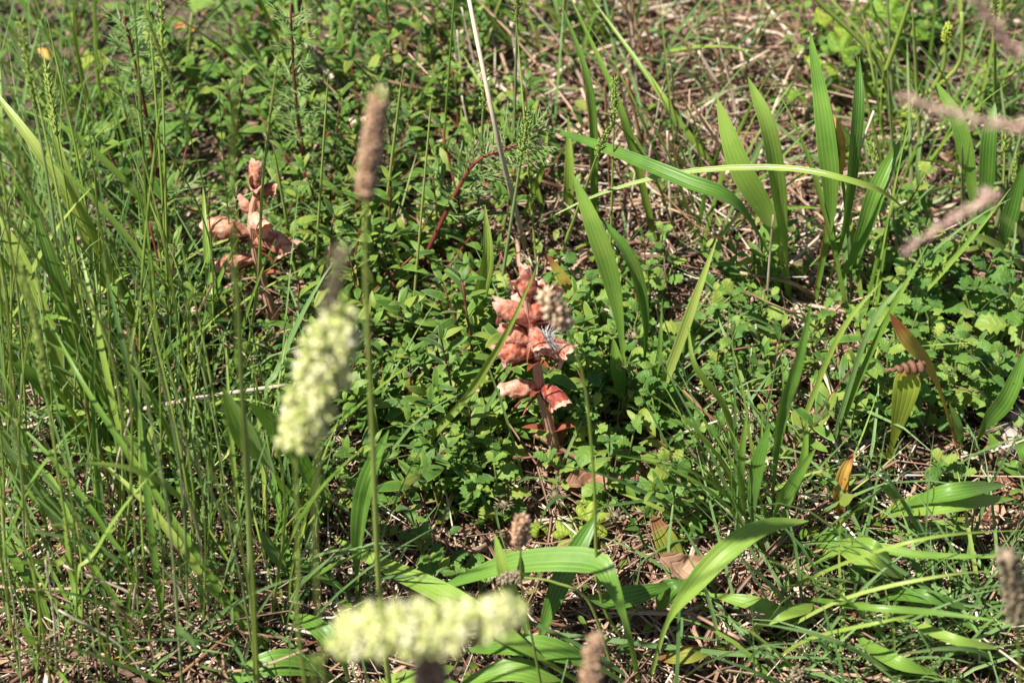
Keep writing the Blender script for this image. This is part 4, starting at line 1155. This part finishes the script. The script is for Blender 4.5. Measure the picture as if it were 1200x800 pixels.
# wormwood with thread-like leaves ------------------------------------------------
def wormwood(label, base, pix, wpx, n, L, dense_from=.35, H=None):
    B = P(*base)
    pts = [B - np.array([0, 0, .003])] + ([at_y(u, v, B[1] + .0) for u, v in pix] if H is None else [P(u, v, h) for (u, v), h in zip(pix, H)])
    p = spline(pts, 20)
    root = thing('wormwood_plant', label, 'wormwood', B)
    V, F, uv = tube(p, wpx * pxm(p[10]) / 2 * np.linspace(1.1, .5, 20), 6)
    part('stem', root, V, F, M['red_stem'], uv)
    T = tangents(p)
    for i in range(n):
        f = dense_from + (1 - dense_from) * (i + .5) / n
        k = min(int(f * 19), 18)
        acc = Acc()
        th = i * 2.4
        X = nrm(np.cross(T[k], [.3, .2, .9])); Y = np.cross(T[k], X)
        o = X * math.cos(th) + Y * math.sin(th)
        d0 = nrm(o * .9 + T[k] * .6)
        ln = L * rng.uniform(.7, 1.1) * (1.1 - .35 * f)
        q = spline([p[k], p[k] + d0 * ln * .5, p[k] + nrm(d0 + T[k] * .4) * ln], 6)
        acc.add(*ribbon(q, np.linspace(.0010, .0005, 6), nrm([.1, -.4, 1]), .2, 2), rng.random())
        side = nrm(np.cross(d0, T[k] + [.01, .02, .03]))
        for j in range(6):
            kk = 1 + j * 4 // 6
            for sg in (-1, 1):
                dd = nrm(d0 * .9 + side * sg * .8 + rng.normal(0, .25, 3))
                l2 = ln * rng.uniform(.25, .5)
                qq = spline([q[kk], q[kk] + dd * l2 * .5, q[kk] + dd * l2 + d0 * l2 * .25], 4)
                acc.add(*ribbon(qq, np.linspace(.0009, .0004, 4), nrm([rng.normal(0, .3), -.4, 1]), .2, 2), rng.random())
        o2 = part('leaf', root, np.vstack(acc.v), np.vstack(acc.f), M['feather'], np.vstack(acc.u), np.concatenate(acc.t))
    return root

wormwood('wormwood shoot with dark red stem leaning right toward the long dead straw', (470, 345), [(503, 290), (535, 225), (560, 188), (600, 172), (628, 160)], 6, 34, .026, .3)
wormwood('feathery wormwood with dark red stem among blurred grass', (190, 250), [(176, 160), (160, 80), (145, 20)], 6, 26, .024, .35)
wormwood('feathery wormwood with upright dark red stem behind the paler broomrape', (362, 270), [(355, 180), (346, 110), (340, 5)], 6, 26, .022, .4)
for i, (u, v) in enumerate([(330, 150), (400, 250), (420, 130), (300, 330), (230, 330), (350, 230), (200, 290), (430, 60), (380, 60), (90, 60), (250, 80), (170, 380), (380, 320), (450, 200), (240, 440), (120, 250)]):
    o = wormwood('small feathery wormwood shoot ' + near(u, v), (u, v), [(u + rng.normal(0, 12), v - 35), (u + rng.normal(0, 25), v - 75)], 4, 13, .020, .15)
    o['group'] = 'small wormwood shoots'

# branching forb, back right ---------------------------------------------------------
r = plant_root('branching_forb', 'green forb with forked stems and a round yellow-green bud', 'forb', 1046, 205)
yb = P(1046, 205)[1]
def stalk_part(root, name, pix, wpx, mat, y):
    p = spline([at_y(u, v, y) for u, v in pix], 14)
    V, F, uv = tube(p, wpx * pxm(p[5]) / 2 * np.linspace(1.1, .75, 14), 6)
    part(name, root, V, F, M[mat], uv)
    return p
stalk_part(r, 'stem', [(1046, 207), (1046, 150), (1036, 88), (1010, 50), (962, 5), (940, -20)], 7, 'culm', yb)
stalk_part(r, 'stem', [(1036, 88), (1050, 50), (1070, -10)], 6, 'culm', yb)
stalk_part(r, 'stem', [(1047, 140), (1070, 118), (1092, 105), (1125, 73), (1127, 15)], 6, 'culm', yb)
pb = stalk_part(r, 'stem', [(1092, 105), (1105, 80), (1110, 45)], 5, 'culm', yb)
ax = spline([at_y(1109, 50, yb), at_y(1110, 40, yb), at_y(1111, 30, yb)], 6)
head_on(r, ax, np.array([.6, 1, 1.1, 1, .8, .4]) * .0032, 90, .0026, .0012, 'bud', name='bud')
for (c0, c1, w) in (((1046, 140), (1060, 150), 8), ((1047, 138), (1030, 120), 7), ((1036, 88), (1028, 62), 6), ((1050, 135), (1075, 140), 7), ((1040, 150), (1026, 132), 8), ((1094, 104), (1108, 96), 5), ((1092, 106), (1084, 92), 5), ((1045, 150), (1064, 135), 6),
                    ((1090, 120), (1052, 78), 14), ((1050, 200), (1075, 180), 10)):
    a, b = at_y(*c0, yb), at_y(*c1, yb - .01)
    p = spline([a, (a + b) / 2 + [0, 0, .003], b], 8)
    V, F, uv = ribbon(p, lance_width(8, w * pxm(a)), cam_ref(p, .1, .6), .3, 3)
    part('leaf', r, V, F, M['lobed'], uv)

# lobed yellow-green leaves -----------------------------------------------------------
def lobed_leaf_mesh(R, lobes, seed):
    g = np.random.default_rng(seed)
    n = lobes * 4 + 1
    th = np.linspace(-2.3, 2.3, n)
    k = np.arange(n) % 4
    rr = R * np.choose(k, [.55, .92, 1.0, .88]) * (1 - .18 * (np.abs(th) / 2.3) ** 2) * g.uniform(.9, 1.08, n)
    V = [[0, 0, 0]]; uv = [[.5, 0]]
    for f in (.5, 1):
        for a, r_ in zip(th, rr):
            q = r_ * f
            V.append([q * math.cos(a), q * math.sin(a), R * (.10 * math.cos(a * lobes * 1.36) * f - .22 * f * f)]); uv.append([.5 + .1 * a, f])
    F = [[0, 1 + i, 2 + i, 2 + i] for i in range(n - 1)]
    F += [[1 + i, 1 + n + i, 2 + n + i, 2 + i] for i in range(n - 1)]
    return make_mesh('leaf', np.array(V), np.array(F), M['lobed'], np.array(uv))
LOB = [lobed_leaf_mesh(.0105, 5, i) for i in range(3)]
def lobed_plant(label, base, leaves, group=None):
    B = P(*base)
    root = thing('lobed_leaf_herb', label, 'herb', B, group)
    for (u, v, h, s, az) in leaves:
        c = P(u, v, h)
        p = spline([B, (B + c) / 2 + [0, 0, h * .3], c], 8)
        V, F, uv = tube(p, .0006, 5)
        part('leaf_stalk', root, V, F, M['green_stem'], uv)
        o = link('leaf', random.choice(LOB), root)
        o.location = c - B
        o.rotation_euler = (rng.normal(.35, .2), rng.normal(0, .25), math.radians(az)); o.scale = (s,) * 3
    return root
lobed_plant('yellow-green herb with small lobed leaves below the upright plantain', (872, 352), [(872, 328, .03, 1.25, 80), (852, 335, .025, .9, 150), (890, 322, .02, .8, 20)])
lobed_plant('bright green herb with lobed leaves at the back under forked stems', (985, 130), [(965, 75, .05, 1.3, 100), (985, 60, .06, 1.4, 60), (1000, 40, .06, 1.4, 90), (1020, 55, .05, 1.3, 40), (935, 112, .04, .95, 120), (980, 95, .03, 1.2, 200), (1040, 20, .06, 1.5, 60), (975, 25, .06, 1.4, 120), (1015, 100, .03, 1.1, -30), (1070, 30, .05, 1.3, 30)])
lobed_plant('herb with broad lobed leaves above the round brown seed head', (655, 625), [(668, 625, .02, 1.1, 80), (690, 612, .03, 1.2, 20), (632, 618, .02, 1.1, 140), (670, 630, .02, 1.1, -60), (700, 590, .03, 1.0, 60)])
lobed_plant('herb with lobed leaves between grass blades', (150, 120), [(110, 70, .05, 1.2, 120), (135, 90, .04, 1.1, 200), (170, 75, .05, 1.2, 60), (95, 100, .03, 1.1, 160)])
# mint-like broad leaves, back left
BIG = crenate_leaf(.030, .019, 9, .3, M['germander'], 77)
r = plant_root('broad_crenate_herb', 'herb with large wrinkled mint-like leaves', 'herb', 215, 170)
for (u, v, h, s, az) in ((235, 95, .05, 1.0, 60), (190, 40, .08, 1.0, 150), (225, 15, .09, 1.1, 70), (140, 150, .04, 1.0, 190), (215, 130, .03, .9, 250), (160, 110, .05, .8, 130), (260, 60, .04, .8, 10)):
    c = P(u, v, h); B = np.array(r.location)
    pp = spline([B, (B + c) / 2 + [0, 0, .006], c], 8)
    tv = tube(pp, .0008, 5)
    part('leaf_stalk', r, tv[0], tv[1], M['green_stem'], tv[2])
    o = link('leaf', BIG, r); o.location = c - B; o.rotation_euler = (rng.normal(0, .2), rng.normal(.1, .2), math.radians(az)); o.scale = (s,) * 3

# ------------------------------------------------------------------ single dead stems, dead leaves and stones
def dead_stem(label, pix, H, wpx, group=None, mat='straw', name='dry_straw', cat='straw'):
    p = spline([P(u, v, h) for (u, v), h in zip(pix, H)], 16)
    t = np.linspace(0, 1, 16)
    c = p[0].copy()
    V, F, uv = tube(p - c, wpx * pxm(p[8]) / 2 * (1.1 - .35 * t) * (1 + .06 * np.sin(t * 31)), 6)
    o = link(name, make_mesh(name, V, F, M[mat], uv), None, c)
    return tag(o, label, cat, group)
dead_stem('long pale dead straw leaning through the herbs at the back', [(616, 292), (590, 190), (572, 110), (548, -8)], [.01, .11, .16, .2], 7, mat='pale_straw')
dead_stem('thinner tan dead straw beside the long pale one', [(645, 250), (600, 190), (575, 130), (560, 90)], [.0, .03, .06, .07], 4, mat='straw')
dead_stem('pale dead straw lying nearly level left of the upright cream head', [(150, 482), (240, 465), (335, 451)], [.05, .075, .07], 6, mat='pale_straw')
dead_stem('yellow-tipped dead blade leaning left of the paler broomrape', [(165, 520), (205, 425), (248, 334)], [0, .05, .10], 4)
dead_stem('long thin straw leaning right past the upright plantain', [(855, 400), (920, 316), (980, 256), (996, 208), (1024, 130)], [0, .03, .07, .09, .13], 4, mat='pale_straw')
dead_stem('thin upright reddish straw left of the plantain base', [(896, 410), (900, 330), (906, 252)], [0, .05, .1], 3)
dead_stem('dry stem lying before the pale crenate herbs', [(1180, 440), (1120, 428), (1040, 410)], [.02, .025, .02], 4)
dead_stem('orange dead stem standing under the level pale straw', [(198, 560), (192, 470), (186, 430)], [0, .04, .06], 4, mat='brown_stem')
dead_stem('dark red stem crossing the left grass stalks', [(175, 260), (190, 330), (200, 420)], [.1, .06, .0], 3, mat='red_stem')
dead_stem('thin brown dead stem arching among narrow-leaved herbs', [(540, 335), (545, 370), (530, 410), (510, 440)], [.05, .04, .03, .02], 3, mat='brown_stem')
dead_stem('grey twig curving from herbs left of the redder broomrape', [(450, 520), (500, 492), (560, 490), (583, 530)], [.01, .03, .04, .03], 3, mat='straw')
for i, (u, v) in enumerate(sample_zone([(830, 200, 90, 110, 4), (560, 130, 80, 80, 1.5), (900, 480, 60, 90, 2), (1110, 260, 70, 100, 1.5), (150, 720, 120, 60, 3), (520, 610, 80, 50, 1)], 120)):
    a = rng.uniform(0, 3.14) if u > 400 else rng.uniform(-.3, .9)
    L = rng.uniform(40, 105); du, dv = L * math.cos(a), L * math.sin(a) * .7
    h = rng.uniform(.008, .05)
    lab = 'dry straw lying ' + near(u, v)
    dead_stem(lab, [(u - du, v + dv), (u + rng.normal(0, 6), v + rng.normal(0, 6)), (u + du, v - dv)], [.006, h, h * rng.uniform(.3, 1.5)], rng.uniform(2.2, 5), 'long dry straws', mat='straw' if rng.random() < .8 else 'brown_stem')

for i in range(46):
    u, v = (rng.uniform(690, 890), rng.uniform(90, 300)) if i < 34 else (rng.uniform(520, 640), rng.uniform(90, 220))
    L = rng.uniform(60, 150); du = rng.normal(-30, 30)
    dead_stem('leaning brown dead stem ' + near(u, v), [(u, v), (u + du * .4, v - L * .5), (u + du, v - L)], [.002, L * .0003, L * .0006], rng.uniform(2.5, 5), 'leaning brown dead stems', mat=('brown_stem', 'straw', 'pale_straw', 'brown_stem')[i % 4])
for i in range(22):
    u, v = rng.uniform(0, 330), rng.uniform(480, 820)
    L = rng.uniform(70, 200); du = rng.normal(-20, 50)
    dead_stem('dry tan grass blade leaning ' + near(u, v), [(u, v), (u + du * .3, v - L * .55), (u + du, v - L)], [0, L * .0004, L * .00075], rng.uniform(2.2, 4.2), 'dry tan grass blades', mat='pale_straw' if i % 2 else 'straw')
DEAD = []
for i in range(6):
    g = np.random.default_rng(300 + i)
    n = 9
    t = np.linspace(0, 1, n)
    L = .022
    p = np.stack([L * (t - .5), .002 * np.sin(5 * t + i), L * (.35 * (t - .5) ** 2 * g.uniform(-2, 3) + .05 * np.sin(9 * t))], -1)
    W = L * g.uniform(.35, .6) * np.sin(np.pi * (.06 + .88 * t)) ** .7 * (1 + .12 * np.sin(t * 23 + i))
    V, F, uv = ribbon(p, W, [0, 0, 1.0], g.uniform(-.3, .7), 5, .25, g.uniform(0, 6))
    DEAD.append(make_mesh('dead_leaf', V, F, M['dead_leaf'], uv))
dead_label = lambda u, v: 'curled brown dead leaf ' + near(u, v)
for i, (u, v) in enumerate(sample_zone([(850, 230, 90, 90, 3), (1050, 230, 80, 70, 1.5), (900, 480, 70, 80, 2), (780, 560, 60, 40, 1.2), (950, 720, 100, 50, 2), (500, 620, 120, 40, 2), (680, 260, 80, 60, 1), (1130, 480, 60, 60, 1), (480, 600, 60, 30, 1)], 140)):
    o = link('dead_leaf', DEAD[i % 6], None, P(u, v, rng.uniform(.002, .010)))
    o.rotation_euler = (rng.normal(0, .35), rng.normal(0, .35), rng.uniform(0, 6.28)); s = rng.uniform(.5, 1.15); o.scale = (s, s, s)
    tag(o, dead_label(u, v), 'dead leaf', 'curled dead leaves')
for (u, v, h, s, rz, lab) in ((690, 565, .03, 1.2, .3, 'pale pinkish dead leaf beside the base of the redder broomrape'), (1000, 700, .02, 1.3, 1.2, 'rust-brown dead leaf hanging under the sweeping stalks'), (1195, 240, .03, 1.4, .9, 'dark rust-edged dead leaf by the narrow upright plantain'), (800, 660, .035, 1.2, .1, 'hooked reddish-brown dead leaf over the plantain rosette')):
    o = link('dead_leaf', DEAD[int(u) % 6], None, P(u, v, h)); o.rotation_euler = (.5, .2, rz); o.scale = (s,) * 3
    tag(o, lab, 'dead leaf')
YL = narrow_leaf(.016, .0065, .3, M['yellow_leaf'], 9)
for i, (u, v, s) in enumerate([(930, 225, 1.4), (575, 615, .9), (600, 595, .9), (560, 600, .7), (230, 445, .9), (240, 455, .8), (1085, 405, .8), (1100, 395, .6), (553, 295, .6), (870, 300, .7), (20, 560, .9), (70, 70, 1.0), (430, 85, .7), (980, 470, .7), (1005, 475, .6), (205, 30, 1.0), (45, 630, .9), (120, 770, 1.3), (470, 60, .6)]):
    o = link('yellow_leaf', YL, None, P(u, v, .012)); o.rotation_euler = (rng.normal(0, .3), rng.normal(0, .3), rng.uniform(0, 6.28)); o.scale = (s,) * 3
    tag(o, 'small fallen yellow leaf ' + near(u, v), 'fallen leaf', 'small yellow leaves')

def stone_mesh(seed):
    g = np.random.default_rng(seed)
    n, k = 9, 12
    th = np.linspace(0, np.pi, n); ph = np.arange(k) * 2 * np.pi / k
    d = np.stack([np.sin(th)[:, None] * np.cos(ph)[None], np.sin(th)[:, None] * np.sin(ph)[None], np.cos(th)[:, None] * np.ones((1, k))], -1)
    r = np.ones((n, k))
    for _ in range(9):
        a = nrm(g.normal(0, 1, 3)); c = g.uniform(.55, .9)
        q = (d @ a); r = np.where(q > 0, np.minimum(r, c / np.maximum(q, 1e-3)), r)
    V = d * r[..., None] * np.array([1, .8, .6])
    return make_mesh('stone', V.reshape(-1, 3), grid_faces(n, k, True), M['stone'], smooth=False)
ST = [stone_mesh(i) for i in range(4)]
for i, (u, v, s) in enumerate([(1100, 292, .020), (1075, 300, .012), (765, 355, .010), (1188, 300, .012), (1025, 300, .009), (880, 60, .010), (1170, 515, .014), (1195, 500, .012), (795, 250, .008), (1120, 330, .010)]):
    o = link('stone', ST[i % 4], None, P(u, v) + np.array([0, 0, s * .25])); o.scale = (s,) * 3; o.rotation_euler = (rng.normal(0, .3), rng.normal(0, .3), rng.uniform(0, 6))
    tag(o, 'pale rounded stone in the dry soil by the stalks' if i == 0 else 'small pale stone lying ' + near(u, v), 'stone', None if i == 0 else 'small stones')

# withered flower heads near the broomrape foot
for (u, v, h, lab) in ((720, 610, .03, 'withered grey bristly flower head on a dead stalk'), (650, 585, .035, 'small withered pinkish-grey flower head below the redder broomrape'), (590, 595, .03, 'withered grey flower head among fallen yellow leaves'), (742, 400, .05, 'withered brown flower head behind the two tall plantain leaves')):
    c = P(u, v, h); B = P(u + 8, v + 35)
    root = thing('withered_head', lab, 'seed head', B)
    pp = spline([B, (B + c) / 2 + [.003, 0, 0], c], 8)
    tv = tube(pp, .0007, 5); part('stalk', root, tv[0], tv[1], M['brown_stem'], tv[2])
    head_on(root, spline([c, c + [0, 0, .003], c + [.001, 0, .006]], 5), np.full(5, .0035), 45, .005, .0009, 'head_dark', jitter=.6)
